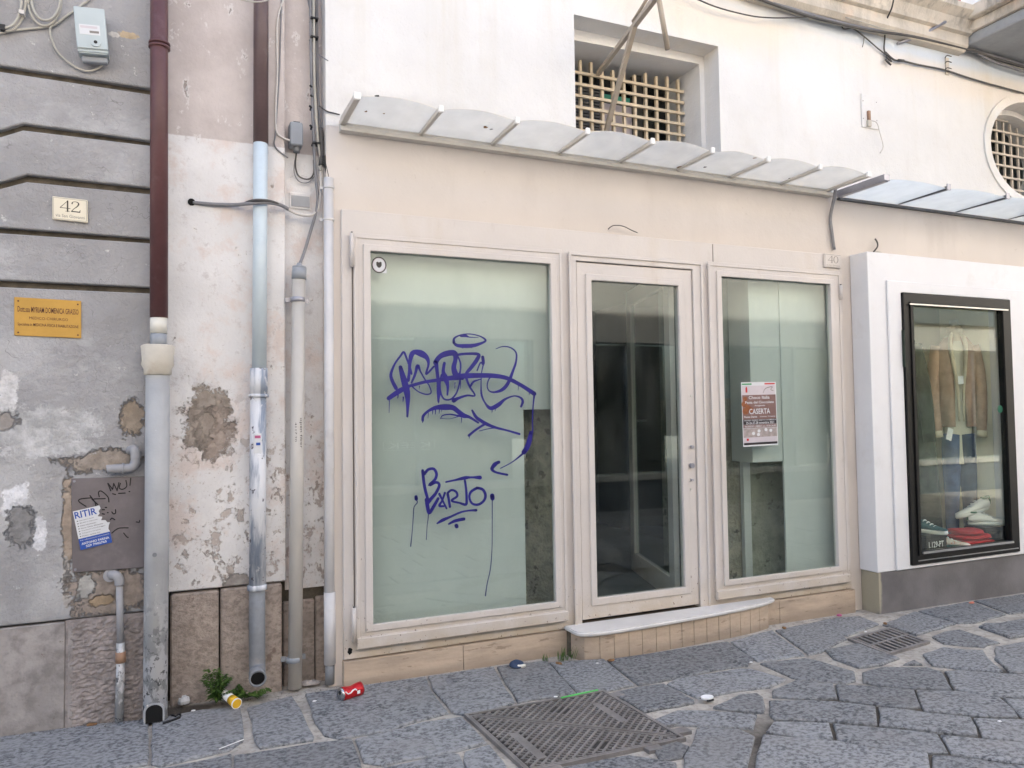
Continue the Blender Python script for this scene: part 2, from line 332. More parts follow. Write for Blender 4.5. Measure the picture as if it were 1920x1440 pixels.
M['black'] = basic('black_void', (.006, .006, .006), .9, var=.1, bump=0)
M['rubber'] = basic('black_rubber', (.02, .02, .022), .6, var=.2, bump=0)
M['box_grey'] = basic('pale_grey_box', (.43, .49, .51), .4, var=.04, vs_=4, bump=0)
M['box_dark'] = basic('grey_junction_box', (.27, .29, .32), .5, var=.1)
M['cable_pale'] = basic('pale_cable', (.45, .43, .38), .6, var=.1)
M['cable_grey'] = basic('grey_cable', (.21, .21, .225), .5, var=.15)
M['cable_dark'] = basic('dark_cable', (.085, .08, .078), .6, var=.2)
M['cable_white'] = basic('painted_cable', (.6, .57, .54), .6, var=.06)
M['cream_tile'] = basic('cream_tile', (.66, .61, .49), .3, var=.04, spec=.5, bump=0)
M['ink'] = basic('dark_ink', (.05, .045, .04), .6, var=.05, bump=0)
M['ink_soft'] = basic('faded_ink', (.22, .2, .18), .6, var=.05, bump=0)
M['brass'] = basic('brass_plaque', (.44, .26, .06), .42, .35, var=.06, vs_=8, bump=0)
M['brass_ink'] = basic('plaque_letters', (.10, .035, .02), .5, bump=0)
M['hatch'] = basic('galvanised_hatch', (.185, .165, .17), .5, .35, var=.12, vs_=3, dirt=((.26, .23, .23), .5))
M['paper'] = basic('white_paper', (.62, .63, .65), .6, var=.04, bump=0)
M['blue_ink'] = basic('blue_print', (.03, .085, .36), .5, var=.04, bump=0)
M['marker'] = basic('black_marker', (.02, .018, .02), .5, var=.1, bump=0)
M['spray'] = basic('violet_marker_paint', (.022, .018, .19), .35, var=.15, vs_=14, bump=0)
M['spray_thin'] = basic('thin_violet_paint', (.03, .035, .14), .4, var=.25, vs_=20, bump=0)
M['grille'] = basic('cream_iron_bars', (.60, .50, .36), .6, var=.1, vs_=8, dirt=((.33, .17, .07), .6))
M['grille_grey'] = basic('pale_iron_bars', (.56, .50, .43), .6, var=.1, vs_=8)
M['awning_iron'] = basic('tan_iron_bar', (.42, .36, .29), .5, var=.1, dirt=((.3, .2, .12), .3))
M['shutter'] = basic('dark_louvre', (.10, .10, .105), .6, var=.15)
M['curtain'] = basic('lilac_curtain', (.42, .38, .40), .9, var=.08, stretch=(3, 1, .2))
M['green_box'] = basic('green_label', (.05, .30, .22), .5, var=.1)
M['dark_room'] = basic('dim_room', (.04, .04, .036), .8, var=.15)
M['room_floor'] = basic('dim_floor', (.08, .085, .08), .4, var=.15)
M['panel'] = basic('white_back_panel', (.52, .535, .52), .6, var=.02, vs_=1, bump=0)
M['jamb_teal'] = basic('old_jamb_plaster', (.20, .23, .225), .8, var=.12)
M['panel_case'] = basic('cream_case_lining', (.88, .85, .72), .6, var=.02, vs_=1, bump=0)
s = MT('stained_cornice'); base = (.60, .54, .46)
c = s.mix(s.ramp(s.noise(3, 5), .3, .7), mul(base, .8), mul(base, 1.12))
c = s.mix(s.math('MULTIPLY', s.ramp(s.noise(5, 6, .65, stretch=(1.4, 1, .3), off=3), .42, .62), s.ramp(s.sep(2), 4.36, 4.52, .2, .9)), c, (.20, .185, .16))
c = s.mix(s.ramp(s.noise(4, 5, off=9), .55, .7, 0, .5), c, (.62, .47, .36))
s.bump(s.noise(30, 5), .006); M['cornice'] = s.done(c, .85, 0, .2)
M['soffit'] = basic('grey_soffit', (.30, .31, .32), .8, var=.12, vs_=3)
M['iron_cast'] = basic('cast_iron', (.25, .235, .23), .5, .35, var=.2, vs_=9, bump=.0015, dirt=((.26, .24, .22), .5))
M['iron_pit'] = basic('cast_iron_pit', (.04, .037, .036), .85, var=.3)
M['red_can'] = basic('red_can_print', (.50, .015, .02), .28, .3, var=.08, bump=0)
M['tin'] = basic('bare_tin', (.55, .55, .56), .25, .9, var=.1, bump=0)
M['cup_white'] = basic('white_cup', (.78, .78, .78), .4, var=.03, bump=0)
M['cup_yellow'] = basic('yellow_cup_rim', (.72, .42, .03), .4, var=.05, bump=0)
M['leaf'] = basic('weed_leaf', (.075, .145, .03), .6, var=.35, vs_=30, bump=0)
M['leaf_dry'] = basic('dry_leaf', (.24, .13, .06), .8, var=.3, vs_=30)
M['green_straw'] = basic('green_straw', (.10, .50, .12), .4, bump=0)
M['pink'] = basic('pink_plastic', (.45, .10, .22), .5, bump=0)
M['orange'] = basic('orange_scrap', (.65, .22, .14), .6, bump=0)
M['jacket'] = basic('tan_suede', (.42, .29, .22), .8, var=.15, vs_=14, bump=.003, bs=30)
M['jacket_in'] = basic('fleece_lining', (.56, .50, .38), .9, var=.1, vs_=20, bump=.004, bs=90)
M['shirt'] = basic('pale_shirt', (.62, .61, .52), .8, var=.06)
M['jeans'] = basic('blue_denim', (.045, .085, .20), .8, var=.25, vs_=9, bump=.001, bs=200)
M['jeans_dark'] = basic('dark_denim', (.03, .05, .10), .8, var=.25, vs_=9)
M['coat'] = basic('dark_green_coat', (.03, .04, .03), .85, var=.3, vs_=12)
M['skin'] = basic('mannequin_shell', (.55, .52, .45), .5, var=.03)
M['shoe_teal'] = basic('teal_upper', (.03, .10, .11), .6, var=.2, vs_=30)
M['shoe_white'] = basic('white_leather', (.72, .74, .72), .45, var=.04)
M['shoe_green'] = basic('green_heel', (.04, .16, .10), .5, var=.1)
M['shoe_multi'] = basic('patterned_upper', (.55, .5, .46), .6, var=.1, vs_=20, chips=((.5, .18, .1), .58, 60))
M['red_cloth'] = basic('red_cloth', (.42, .02, .03), .8, var=.15, vs_=18, bump=.003, bs=25)
M['shoebox'] = basic('black_shoebox', (.015, .015, .016), .5, var=.15, bump=0)
M['tag'] = basic('white_tag', (.75, .78, .80), .5, bump=0)
M['poster_top'] = basic('poster_mauve', (.55, .50, .53), .45, var=.05, bump=0)
M['poster_brown'] = basic('poster_brown', (.20, .115, .105), .45, var=.12, vs_=40, bump=0)
M['poster_dark'] = basic('poster_black', (.025, .02, .025), .45, bump=0)
M['poster_choc'] = basic('poster_chocolate', (.26, .085, .03), .45, var=.3, vs_=90, bump=0)
M['poster_low'] = basic('poster_grey', (.36, .31, .30), .45, var=.2, vs_=50, bump=0)
M['red_print'] = basic('red_print', (.55, .03, .03), .5, bump=0)
M['green_print'] = basic('green_print', (.03, .28, .08), .5, bump=0)
M['opp_wall'] = basic('cream_opposite_wall', (.64, .605, .55), .8, var=.08, vs_=1.5)
M['opp_lintel'] = basic('pale_lintel', (.42, .42, .40), .7, var=.05)
M['opp_sign'] = basic('grey_sign_board', (.10, .13, .15), .5, var=.05, bump=0)
M['opp_frame'] = basic('shop_frame_opposite', (.10, .12, .14), .5)
M['opp_room'] = basic('shop_room_opposite', (.085, .095, .10), .8, var=.25)
M['sign_white'] = basic('white_letters', (.75, .75, .75), .5, bump=0)
M['stripe_white'] = basic('white_cloth', (.75, .74, .74), .8); M['stripe_red'] = basic('faded_red_cloth', (.45, .10, .14), .8)

# ------------------------------------------------------------------ object helpers
LOC = {}
def link(o, parent, loc):
    COL.objects.link(o); o.location = loc; LOC[o.name] = Vector(loc)
    if parent: o.parent = parent; o.matrix_parent_inverse = Matrix.Translation(-LOC[parent.name])
    return o
def thing(name, label, cat, loc=(0, 0, 0), group=None):
    o = D.objects.new(name, None); o.empty_display_size = .1; link(o, None, Vector(loc))
    o['label'] = label; o['category'] = cat
    if group: o['group'] = group
    return o
def tag(o, label, cat, group=None):
    o['label'] = label; o['category'] = cat
    if group: o['group'] = group
    return o
def mo(name, verts, faces, mat, parent=None, smooth=False, bevel=0, bseg=1):
    verts = [Vector(v) for v in verts]
    lo = [min(v[i] for v in verts) for i in range(3)]; hi = [max(v[i] for v in verts) for i in range(3)]
    c = Vector([(a+b)/2 for a, b in zip(lo, hi)])
    me = D.meshes.new(name); me.from_pydata([v-c for v in verts], [], faces)
    bm = bmesh.new(); bm.from_mesh(me); bmesh.ops.recalc_face_normals(bm, faces=bm.faces)
    if bevel:
        es = [e for e in bm.edges if len(e.link_faces) == 2 and e.calc_face_angle(0) > .5]
        bmesh.ops.bevel(bm, geom=es, offset=bevel, segments=bseg, affect='EDGES', clamp_overlap=True)
    bm.to_mesh(me); bm.free()
    me.materials.append(M[mat] if isinstance(mat, str) else mat)
    if smooth:
        for p in me.polygons: p.use_smooth = True
    return link(D.objects.new(name, me), parent, c)
def boxv(x0, x1, y0, y1, z0, z1):
    v = [(x, y, z) for x in (x0, x1) for y in (y0, y1) for z in (z0, z1)]
    return v, [(0, 1, 3, 2), (4, 6, 7, 5), (0, 4, 5, 1), (2, 3, 7, 6), (0, 2, 6, 4), (1, 5, 7, 3)]
def box(name, x0, x1, y0, y1, z0, z1, mat, parent=None, bevel=0):
    v, f = boxv(x0, x1, y0, y1, z0, z1); return mo(name, v, f, mat, parent, bevel=bevel)
def prism(name, pts, y0, y1, mat, parent=None, holes=(), bevel=0, smooth=False):
    """XZ outline (pairs or Vectors) with holes, extruded from y0 to y1"""
    loops = [[(p[0], p[-1]) for p in pts]] + [[(p[0], p[-1]) for p in h] for h in holes]
    vs, fs, base = [], [], []
    for l in loops: base.append(len(vs)); vs += [(x, y0, z) for x, z in l]
    n = len(vs); vs += [(x, y1, z) for x, y, z in vs]
    if holes:
        tris = tessellate_polygon([[Vector((x, z, 0)) for x, z in l] for l in loops])
        for t in tris: fs.append(tuple(t)); fs.append(tuple(i+n for i in reversed(t)))
    else:
        fs.append(tuple(range(n))); fs.append(tuple(range(2*n-1, n-1, -1)))
    for b, l in zip(base, loops):
        k = len(l)
        for i in range(k): j = (i+1) % k; fs.append((b+i, b+j, b+j+n, b+i+n))
    return mo(name, vs, fs, mat, parent, bevel=bevel, smooth=smooth)
def rect(x0, x1, z0, z1): return [(x0, z0), (x1, z0), (x1, z1), (x0, z1)]
def catmull(pts, n=6):
    pts = [tuple(p) for p in pts]; out = []
    if len(pts) < 3: return pts
    k = len(pts[0])
    for i in range(len(pts)-1):
        p0 = pts[max(i-1, 0)]; p1 = pts[i]; p2 = pts[i+1]; p3 = pts[min(i+2, len(pts)-1)]
        for j in range(n):
            t = j/n
            out.append(tuple(.5*((2*p1[a])+(-p0[a]+p2[a])*t+(2*p0[a]-5*p1[a]+4*p2[a]-p3[a])*t*t+(-p0[a]+3*p1[a]-3*p2[a]+p3[a])*t**3) for a in range(k)))
    out.append(pts[-1]); return out
def tubev(pts, r, seg=8, closed_ends=True):
    pts = [Vector(p) for p in pts]; n = len(pts); rr = r if isinstance(r, (list, tuple)) else [r]*n
    vs, fs = [], []; t0 = (pts[1]-pts[0]).normalized()
    a = t0.orthogonal().normalized()
    for i, p in enumerate(pts):
        t = ((pts[min(i+1, n-1)]-pts[max(i-1, 0)])).normalized()
        a = (a - t*a.dot(t)).normalized(); b = t.cross(a)
        for k in range(seg):
            th = 2*math.pi*k/seg; vs.append(p + (a*math.cos(th)+b*math.sin(th))*rr[i])
    for i in range(n-1):
        for k in range(seg):
            k2 = (k+1) % seg; fs.append((i*seg+k, i*seg+k2, (i+1)*seg+k2, (i+1)*seg+k))
    if closed_ends: fs.append(tuple(range(seg-1, -1, -1))); fs.append(tuple((n-1)*seg+k for k in range(seg)))
    return vs, fs
def tube(name, pts, r, mat, parent=None, seg=8, smooth=True, curve=0):
    if curve:
        if isinstance(r, (list, tuple)):
            q = catmull([tuple(p)+(a,) for p, a in zip(pts, r)], curve); pts = [p[:3] for p in q]; r = [p[3] for p in q]
        else: pts = catmull(pts, curve)
    v, f = tubev(pts, r, seg); o = mo(name, v, f, mat, parent, smooth=smooth)
    if smooth:
        for p in o.data.polygons:
            if len(p.vertices) > 4: p.use_smooth = False
    return o
def multi(name, parts, mat, parent=None, smooth=False, bevel=0):
    V, Fs = [], []
    for v, f in parts:
        b = len(V); V += list(v); Fs += [tuple(i+b for i in q) for q in f]
    return mo(name, V, Fs, mat, parent, smooth=smooth, bevel=bevel)
def lathe(name, cx, cy, prof, mat, parent=None, seg=20):
    """prof: (radius, z) up a vertical axis"""
    pts = [(cx, cy, z) for r, z in prof]; vs, fs = [], []
    for (r, z) in prof:
        for k in range(seg): th = 2*math.pi*k/seg; vs.append((cx+r*math.cos(th), cy+r*math.sin(th), z))
    n = len(prof)
    for i in range(n-1):
        for k in range(seg): k2 = (k+1) % seg; fs.append((i*seg+k, i*seg+k2, (i+1)*seg+k2, (i+1)*seg+k))
    fs.append(tuple(range(seg))); fs.append(tuple((n-1)*seg+k for k in range(seg)))
    o = mo(name, vs, fs, mat, parent, smooth=True)
    for p in o.data.polygons:
        if len(p.vertices) > 4: p.use_smooth = False
    return o
def loft(name, rings, mat, parent=None, caps=True, smooth=True):
    k = len(rings[0]); vs = [v for r in rings for v in r]; fs = []
    for i in range(len(rings)-1):
        for j in range(k): j2 = (j+1) % k; fs.append((i*k+j, i*k+j2, (i+1)*k+j2, (i+1)*k+j))
    if caps: fs.append(tuple(range(k))); fs.append(tuple((len(rings)-1)*k+j for j in range(k)))
    return mo(name, vs, fs, mat, parent, smooth=smooth)
def ell(c, rx, ry, seg=14, wob=0): return [Vector((c[0]+rx*math.cos(t)*(1+wob*math.sin(5*t+c[2]*20)), c[1]+ry*math.sin(t)*(1+wob*math.cos(4*t+c[2]*31)), c[2])) for t in [2*math.pi*i/seg for i in range(seg)]]
def ribbonv(pts, place, depth=0):
    """pts: (x, y, width) in any flat frame; place(x, y) -> 3D"""
    vs, fs = [], []; n = len(pts)
    for i, (x, y, w) in enumerate(pts):
        a = pts[max(i-1, 0)]; b = pts[min(i+1, n-1)]; dx, dy = b[0]-a[0], b[1]-a[1]; l = math.hypot(dx, dy) or 1
        nx, ny = -dy/l*w/2, dx/l*w/2
        vs += [place(x+nx, y+ny), place(x-nx, y-ny)]
    for i in range(n-1): fs.append((2*i, 2*i+1, 2*i+3, 2*i+2))
    # round ends
    for i, sgn in ((0, -1), (n-1, 1)):
        x, y, w = pts[i]; b = len(vs)
        for k in range(10): th = 2*math.pi*k/10; vs.append(place(x+math.cos(th)*w/2, y+math.sin(th)*w/2))
        fs.append(tuple(range(b, b+10)))
    return vs, fs
def textv(txt, place, u0, v0, u1, v1, bold=0):
    """letters filling the (u0..u1, v0..v1) rectangle of a flat frame"""
    cu = D.curves.new('t', 'FONT'); cu.body = txt; cu.resolution_u = 2; cu.offset = bold
    ob = D.objects.new('t', cu); me = D.meshes.new_from_object(ob)
    vs = [v.co.copy() for v in me.vertices]; fs = [tuple(p.vertices) for p in me.polygons]
    D.objects.remove(ob); D.curves.remove(cu); D.meshes.remove(me)
    x0 = min(v.x for v in vs); x1 = max(v.x for v in vs); y0 = min(v.y for v in vs); y1 = max(v.y for v in vs)
    return [place(u0+(v.x-x0)/(x1-x0)*(u1-u0), v0+(v.y-y0)/(y1-y0)*(v1-v0)) for v in vs], fs
class Quad:
    """flat sheet given by three photo corners on a plane; local u right, v up, 0..1"""
    def __init__(s, bl, br, tl, Y):
        s.o = P(*bl, Y); s.u = P(*br, Y)-s.o; s.v = P(*tl, Y)-s.o; s.n = s.u.cross(s.v).normalized()
        if s.n.y > 0: s.n = -s.n
    def pl(s, lift): return lambda u, v: s.o+s.u*u+s.v*v+s.n*lift
    def sheet(s, name, mat, parent=None, t=.004, u0=0, u1=1, v0=0, v1=1, lift=0, bevel=0):
        c = [s.pl(lift)(a, b) for a, b in ((u0, v0), (u1, v0), (u1, v1), (u0, v1))]
        vs = c+[p+s.n*t for p in c]
        return mo(name, vs, [(0, 1, 2, 3), (4, 5, 6, 7), (0, 1, 5, 4), (1, 2, 6, 5), (2, 3, 7, 6), (3, 0, 4, 7)], mat, parent, bevel=bevel)
    def poly(s, name, pts, mat, parent, lift):
        return mo(name, [s.pl(lift)(a, b) for a, b in pts], [tuple(range(len(pts)))], mat, parent)
    def text(s, name, txt, u0, v0, u1, v1, mat, parent, lift, bold=0):
        v, f = textv(txt, s.pl(lift), u0, v0, u1, v1, bold); return mo(name, v, f, mat, parent)

# ================================================================== SETTING: the street and its paving
def gplane(x, y, h): return Vector((x, y, gz(x)+h))
v = [gplane(x, y, -.014) for x, y in ((-40, -40), (60, -40), (60, 6), (-40, 6))]
street = mo('street', v, [(0, 1, 2, 3)], 'joint'); street['kind'] = 'structure'
STONES = [
 [(-40,1384),(120,1364),(200,1354),(280,1347),(276,1430),(120,1452),(-40,1475)],
 [(286,1347),(380,1328),(450,1324),(458,1370),(456,1386),(430,1404),(300,1433),(282,1429)],
 [(464,1326),(548,1304),(572,1345),(587,1378),(588,1384),(487,1400),(478,1384)],
 [(572,1300),(640,1289),(798,1267),(808,1292),(842,1334),(770,1352),(725,1368),(640,1382),(607,1376),(592,1352)],
 [(802,1267),(926,1250),(965,1316),(905,1333),(880,1339),(848,1334),(812,1291)],
 [(931,1249),(1024,1237),(1040,1252),(1078,1297),(970,1315)],
 [(1030,1241),(1132,1235),(1190,1282),(1138,1293),(1083,1297)],
 [(1138,1235),(1260,1217),(1364,1201),(1414,1234),(1400,1246),(1330,1256),(1235,1276),(1196,1282)],
 [(1370,1201),(1448,1180),(1510,1227),(1420,1238)],
 [(1454,1180),(1558,1158),(1588,1196),(1540,1221),(1516,1226)],
 [(1250,1280),(1269,1270),(1333,1260),(1388,1251),(1412,1253),(1475,1272),(1444,1286),(1388,1292),(1346,1300),(1308,1306),(1290,1298)],
 [(1143,1299),(1200,1286),(1245,1281),(1285,1302),(1302,1311),(1303,1315),(1242,1326),(1208,1333),(1172,1310)],
 [(1425,1242),(1510,1232),(1540,1238),(1602,1257),(1605,1274),(1585,1279),(1500,1272),(1482,1267)],
 [(1520,1171),(1565,1158),(1612,1154),(1648,1168),(1590,1190),(1568,1187)],
 [(1655,1170),(1716,1146),(1792,1168),(1748,1180),(1718,1189),(1672,1174)],
 [(1722,1144),(1818,1126),(1886,1150),(1830,1166),(1797,1167)],
 [(1826,1125),(1975,1106),(1975,1140),(1893,1149)],
 [(1547,1217),(1610,1206),(1640,1217),(1687,1232),(1653,1245),(1610,1250),(1562,1233)],
 [(1693,1244),(1714,1235),(1730,1244)],
 [(1747,1192),(1770,1183),(1799,1179),(1874,1203),(1853,1207),(1845,1211),(1770,1205)],
 [(1835,1173),(1845,1168),(1874,1167),(1975,1150),(1975,1183),(1895,1195)],
 [(1730,1225),(1768,1212),(1807,1217),(1845,1219),(1853,1233),(1880,1258),(1818,1255),(1776,1249),(1749,1246)],
 [(1866,1210),(1975,1194),(1975,1262),(1893,1259),(1864,1233)],
 [(1616,1259),(1655,1249),(1739,1250),(1766,1258),(1785,1291),(1716,1289),(1664,1285),(1618,1277)],
 [(1771,1257),(1797,1255),(1887,1262),(1975,1265),(1975,1308),(1878,1304),(1845,1301),(1790,1291)],
 [(1448,1292),(1492,1274),(1525,1276),(1562,1280),(1571,1307),(1512,1308),(1448,1304)],
 [(1567,1281),(1637,1285),(1714,1292),(1726,1323),(1697,1326),(1624,1317),(1575,1310)],
 [(1718,1292),(1789,1294),(1874,1306),(1899,1328),(1910,1343),(1845,1341),(1732,1331),(1729,1321)],
 [(1880,1307),(1975,1312),(1975,1345),(1916,1343),(1904,1330)],
 [(1443,1312),(1515,1311),(1575,1314),(1641,1323),(1644,1357),(1560,1351),(1453,1346),(1442,1338)],
 [(1646,1324),(1697,1329),(1740,1335),(1820,1344),(1834,1378),(1760,1371),(1700,1363),(1649,1358)],
 [(1825,1345),(1975,1350),(1975,1391),(1862,1383),(1840,1379)],
 [(1450,1351),(1556,1354),(1562,1382),(1512,1382),(1435,1370)],
 [(1563,1355),(1645,1362),(1757,1374),(1770,1394),(1778,1408),(1734,1409),(1624,1397),(1569,1385)],
 [(1762,1375),(1832,1382),(1975,1395),(1975,1435),(1874,1424),(1783,1410)],
 [(1430,1375),(1560,1386),(1640,1402),(1740,1412),(1750,1475),(1412,1475),(1420,1410)],
 [(1746,1413),(1780,1414),(1880,1429),(1975,1440),(1975,1480),(1756,1480)],
 [(1337,1324),(1387,1301),(1421,1299),(1431,1307),(1433,1334),(1415,1334),(1367,1329)],
 [(1227,1347),(1269,1330),(1346,1332),(1419,1338),(1412,1364),(1387,1362),(1315,1358),(1269,1356),(1246,1361)],
 [(1308,1361),(1387,1366),(1415,1380),(1410,1401),(1404,1430),(1395,1475),(1278,1475),(1282,1415),(1298,1390)],
 [(1225,1401),(1269,1388),(1294,1397),(1279,1418),(1237,1424)],
 [(1050,1437),(1180,1414),(1268,1428),(1272,1475),(1040,1475)],
 [(440,1415),(515,1405),(590,1391),(660,1384),(676,1425),(680,1475),(440,1475)],
 [(666,1383),(755,1363),(790,1353),(866,1343),(912,1390),(850,1407),(760,1422),(720,1432),(682,1426)],
 [(720,1437),(850,1410),(862,1412),(882,1475),(690,1475)],
 [(870,1408),(918,1395),(944,1425),(972,1475),(892,1475),(868,1425)],
 [(300,1440),(420,1416),(435,1412),(436,1475),(270,1475),(275,1444)],
]
def stone_obj(poly, jit=.006, h=.0, step=.09):
    """slab with uneven edges, proud of the joints"""
    pts = []
    n = len(poly); cen = sum(poly, Vector((0, 0, 0)))/n
    for i in range(n):
        a, b = poly[i], poly[(i+1) % n]; k = max(1, int((b-a).length/step))
        for j in range(k):
            p = a.lerp(b, j/k); d = Vector((random.uniform(-1, 1), random.uniform(-1, 1), 0))*jit*(.5 if j == 0 else 1)
            pts.append(p+d)
    k = len(pts); tl = h+random.uniform(-.002, .003); sx, sy = random.uniform(-.004, .004), random.uniform(-.004, .004)
    vs = []
    for lift, ins in ((-.04, 0), (-.007, 0), (-.002, .005), (0, .014)):
        for p in pts:
            q = p + (cen-p).normalized()*ins
            vs.append((q.x, q.y, gz(q.x)+lift+tl+((q.x-cen.x)*sx+(q.y-cen.y)*sy if lift > -.03 else 0)))
    fs = []
    for i in range(3):
        for j in range(k): j2 = (j+1) % k; fs.append((i*k+j, i*k+j2, (i+1)*k+j2, (i+1)*k+j))
    fs.append(tuple(3*k+j for j in range(k)))
    return mo('paving_stone', vs, fs, 'basalt', street)
for st in STONES:
    pl = [G(*q) for q in st]
    for q in pl: q.z = 0
    stone_obj(pl)
# courses of the same slabs outside the picture
for row in range(16):
    y = -.2-row*.34; x = -3.0+random.uniform(0, .3)
    while x < 9:
        wd_ = random.uniform(.45, .75); cx, cy = x+wd_/2, y-.16
        inside = False
        for (ax, ay) in ((x, y), (x+wd_, y), (x, y-.32), (x+wd_, y-.32), (cx, cy)):
            if (Vector((ax, ay, 0))-CAM).dot(W_) > .3:
                q = proj(gplane(ax, ay, 0))
                if -35 < q[0] < 1955 and 700 < q[1] < 1465: inside = True
        ok = not inside and not (x+wd_ > 4.45 and y > -.22)
        if ok: stone_obj([Vector((x, y-.32, 0)), Vector((x+wd_-.012, y-.32, 0)), Vector((x+wd_-.012, y, 0)), Vector((x, y, 0))], .004)
        x += wd_

# ================================================================== SHOP BUILDING (white plaster)
XL = .715                                              # left end of the white wall
shop = thing('shop_building', 'white plastered building above the empty cream shopfront, with barred upper windows', 'building', (2.6, .3, 0))
wx0, wx1, wz0, wz1 = 2.252, 3.372, 3.12, 3.918          # upper window opening
oc = Vector((6.68, 0, 3.60)); orx, orz = .54, .42       # oval opening
oval = [(oc.x+orx*math.cos(t), oc.z+orz*math.sin(t)) for t in [2*math.pi*i/40 for i in range(40)]]
prism('upper_wall', rect(XL, 15, 3.0, 8), .04, .20, 'plaster', shop, holes=[rect(wx0, wx1, wz0, wz1), oval])
prism('lower_wall', rect(XL, 15, -.1, 3.0), .041, .30, 'plaster_low', shop, holes=[rect(.84, 4.40, .02, 2.50), rect(4.80, 6.10, .2, 2.40)])
# splayed inner part of the upper window, then its deep reveal
vi = [(2.30, 3.13), (3.335, 3.13), (3.335, 3.860), (2.30, 3.845)]
prism('window_reveal', rect(2.0, 3.6, 2.9, 4.1), .201, .62, 'plaster', shop, holes=[vi])
prism('oval_reveal', rect(6.0, 7.4, 3.05, 4.15), .201, .55, 'plaster', shop, holes=[[(oc.x+(orx-.05)*math.cos(t), oc.z+(orz-.045)*math.sin(t)) for t in [2*math.pi*i/40 for i in range(40)]]])
ring_o = [(oc.x+(orx+.075)*math.cos(t), oc.z+(orz+.07)*math.sin(t)) for t in [2*math.pi*i/40 for i in range(40)]]
prism('oval_surround', ring_o, .026, .039, 'plaster', shop, holes=[oval])
box('sun_block_rear_wall', .5, 15, 5.2, 5.4, -.1, 8, 'plaster', shop)  # unseen shell, added so no sun leaks in behind the facade
box('sun_block_roof', .5, 15, .21, 5.19, 7.7, 7.95, 'soffit', shop)  # unseen, added to keep the sun out from above
box('side_wall', .56, .70, .62, 5.19, -.1, 7.69, 'plaster', shop)  # unseen, added to close the shell against sun at the left

# ---- upper window: grille, louvre, curtain
win = thing('barred_window', 'square upper window with a rusty cream iron grille above the canopy', 'window', (2.8, .45, 3.14))
gy = .40
gx0, gx1 = 2.44, 3.33
for i in range(10):
    x = P(1088+i*20.3, 170, gy).x
    if x < gx1-.02: box('bar', x-.009, x+.009, gy-.012, gy+.012, 3.14, 3.80 + random.uniform(-.015, .03), 'grille', win)
for i in range(7):
    z = P(1180, 157+i*20.8, gy).z
    if z > 3.15: box('crossbar', 2.31, gx1-.004, gy-.028, gy-.0125, z-.009, z+.009, 'grille', win)
box('back_pane', 2.29, 3.33, .60, .61, 3.14, 3.85, 'glass_dark', win)
for i in range(26):
    z = 3.16+i*.022
    v, f = boxv(2.31, 2.70, .50, .512, z, z+.014); mo('louvre', v, f, 'shutter', win)
box('curtain', 2.72, 2.98, .53, .545, 3.14, 3.62, 'curtain', win)
box('frame_post', 2.985, 3.05, .50, .545, 3.14, 3.85, 'dark_room', win)
box('green_note', 2.71, 2.96, .520, .5295, 3.625, 3.68, 'green_box', win)
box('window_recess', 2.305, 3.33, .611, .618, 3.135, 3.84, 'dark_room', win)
ow = thing('oval_window', 'oval upper window with a pale iron grid at the right edge', 'window', (6.68, .4, 3.2))
for i in range(12):
    x = 6.16+i*.094; dz = (orz-.05)*math.sqrt(max(0, 1-((x-oc.x)/(orx-.055))**2))
    if dz > .03: box('bar', x-.008, x+.008, .295, .311, oc.z-dz, oc.z+dz, 'grille_grey', ow)
for i in range(8):
    z = 3.25+i*.102; dx = (orx-.055)*math.sqrt(max(0, 1-((z-oc.z)/(orz-.05))**2))
    if dx > .03: box('crossbar', oc.x-dx, oc.x+dx, .280, .2945, z-.008, z+.008, 'grille_grey', ow)
prism('pane', [(oc.x+(orx-.055)*math.cos(t), oc.z+(orz-.05)*math.sin(t)) for t in [2*math.pi*i/40 for i in range(40)]], .42, .43, 'glass_dark', ow)
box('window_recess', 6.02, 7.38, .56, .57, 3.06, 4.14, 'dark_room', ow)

# ---- cornice and balcony, top right
cor = thing('wall_cornice', 'stained stone cornice running along the top of the white wall', 'cornice', (4, 0, 4.3))
prism_pts = [(.039, 4.28), (-.02, 4.285), (-.05, 4.32), (-.055, 4.395), (-.085, 4.405), (-.095, 4.43), (-.075, 4.445), (-.10, 4.50), (-.16, 4.545), (-.17, 4.58), (.039, 4.60)]
vs, n = [], len(prism_pts)
for x in (2.2, 5.80): vs += [(x, y, z) for y, z in prism_pts]
mo('moulding', vs, [tuple(range(n)), tuple(range(2*n-1, n-1, -1))]+[(i, (i+1) % n, n+(i+1) % n, n+i) for i in range(n)], 'cornice', cor)
bal = thing('balcony', 'stone balcony slab with grey underside jutting out at the top right', 'balcony', (6.8, -.4, 4.3))
for nm, (y0, z0, z1, dx), mt in (('slab', (-1.0, 4.335, 4.42, .0), 'soffit'), ('edge_band', (-1.03, 4.421, 4.50, -.03), 'cornice'), ('top_slab', (-1.10, 4.501, 4.60, -.09), 'cornice')):
    box(nm, 5.81+dx, 9.5, y0, .039, z0, z1, mt, bal, bevel=.008)
cl = thing('striped_cloth', 'red and white striped cloth hanging above the cornice by the balcony', 'cloth', (5.6, -.02, 4.605))
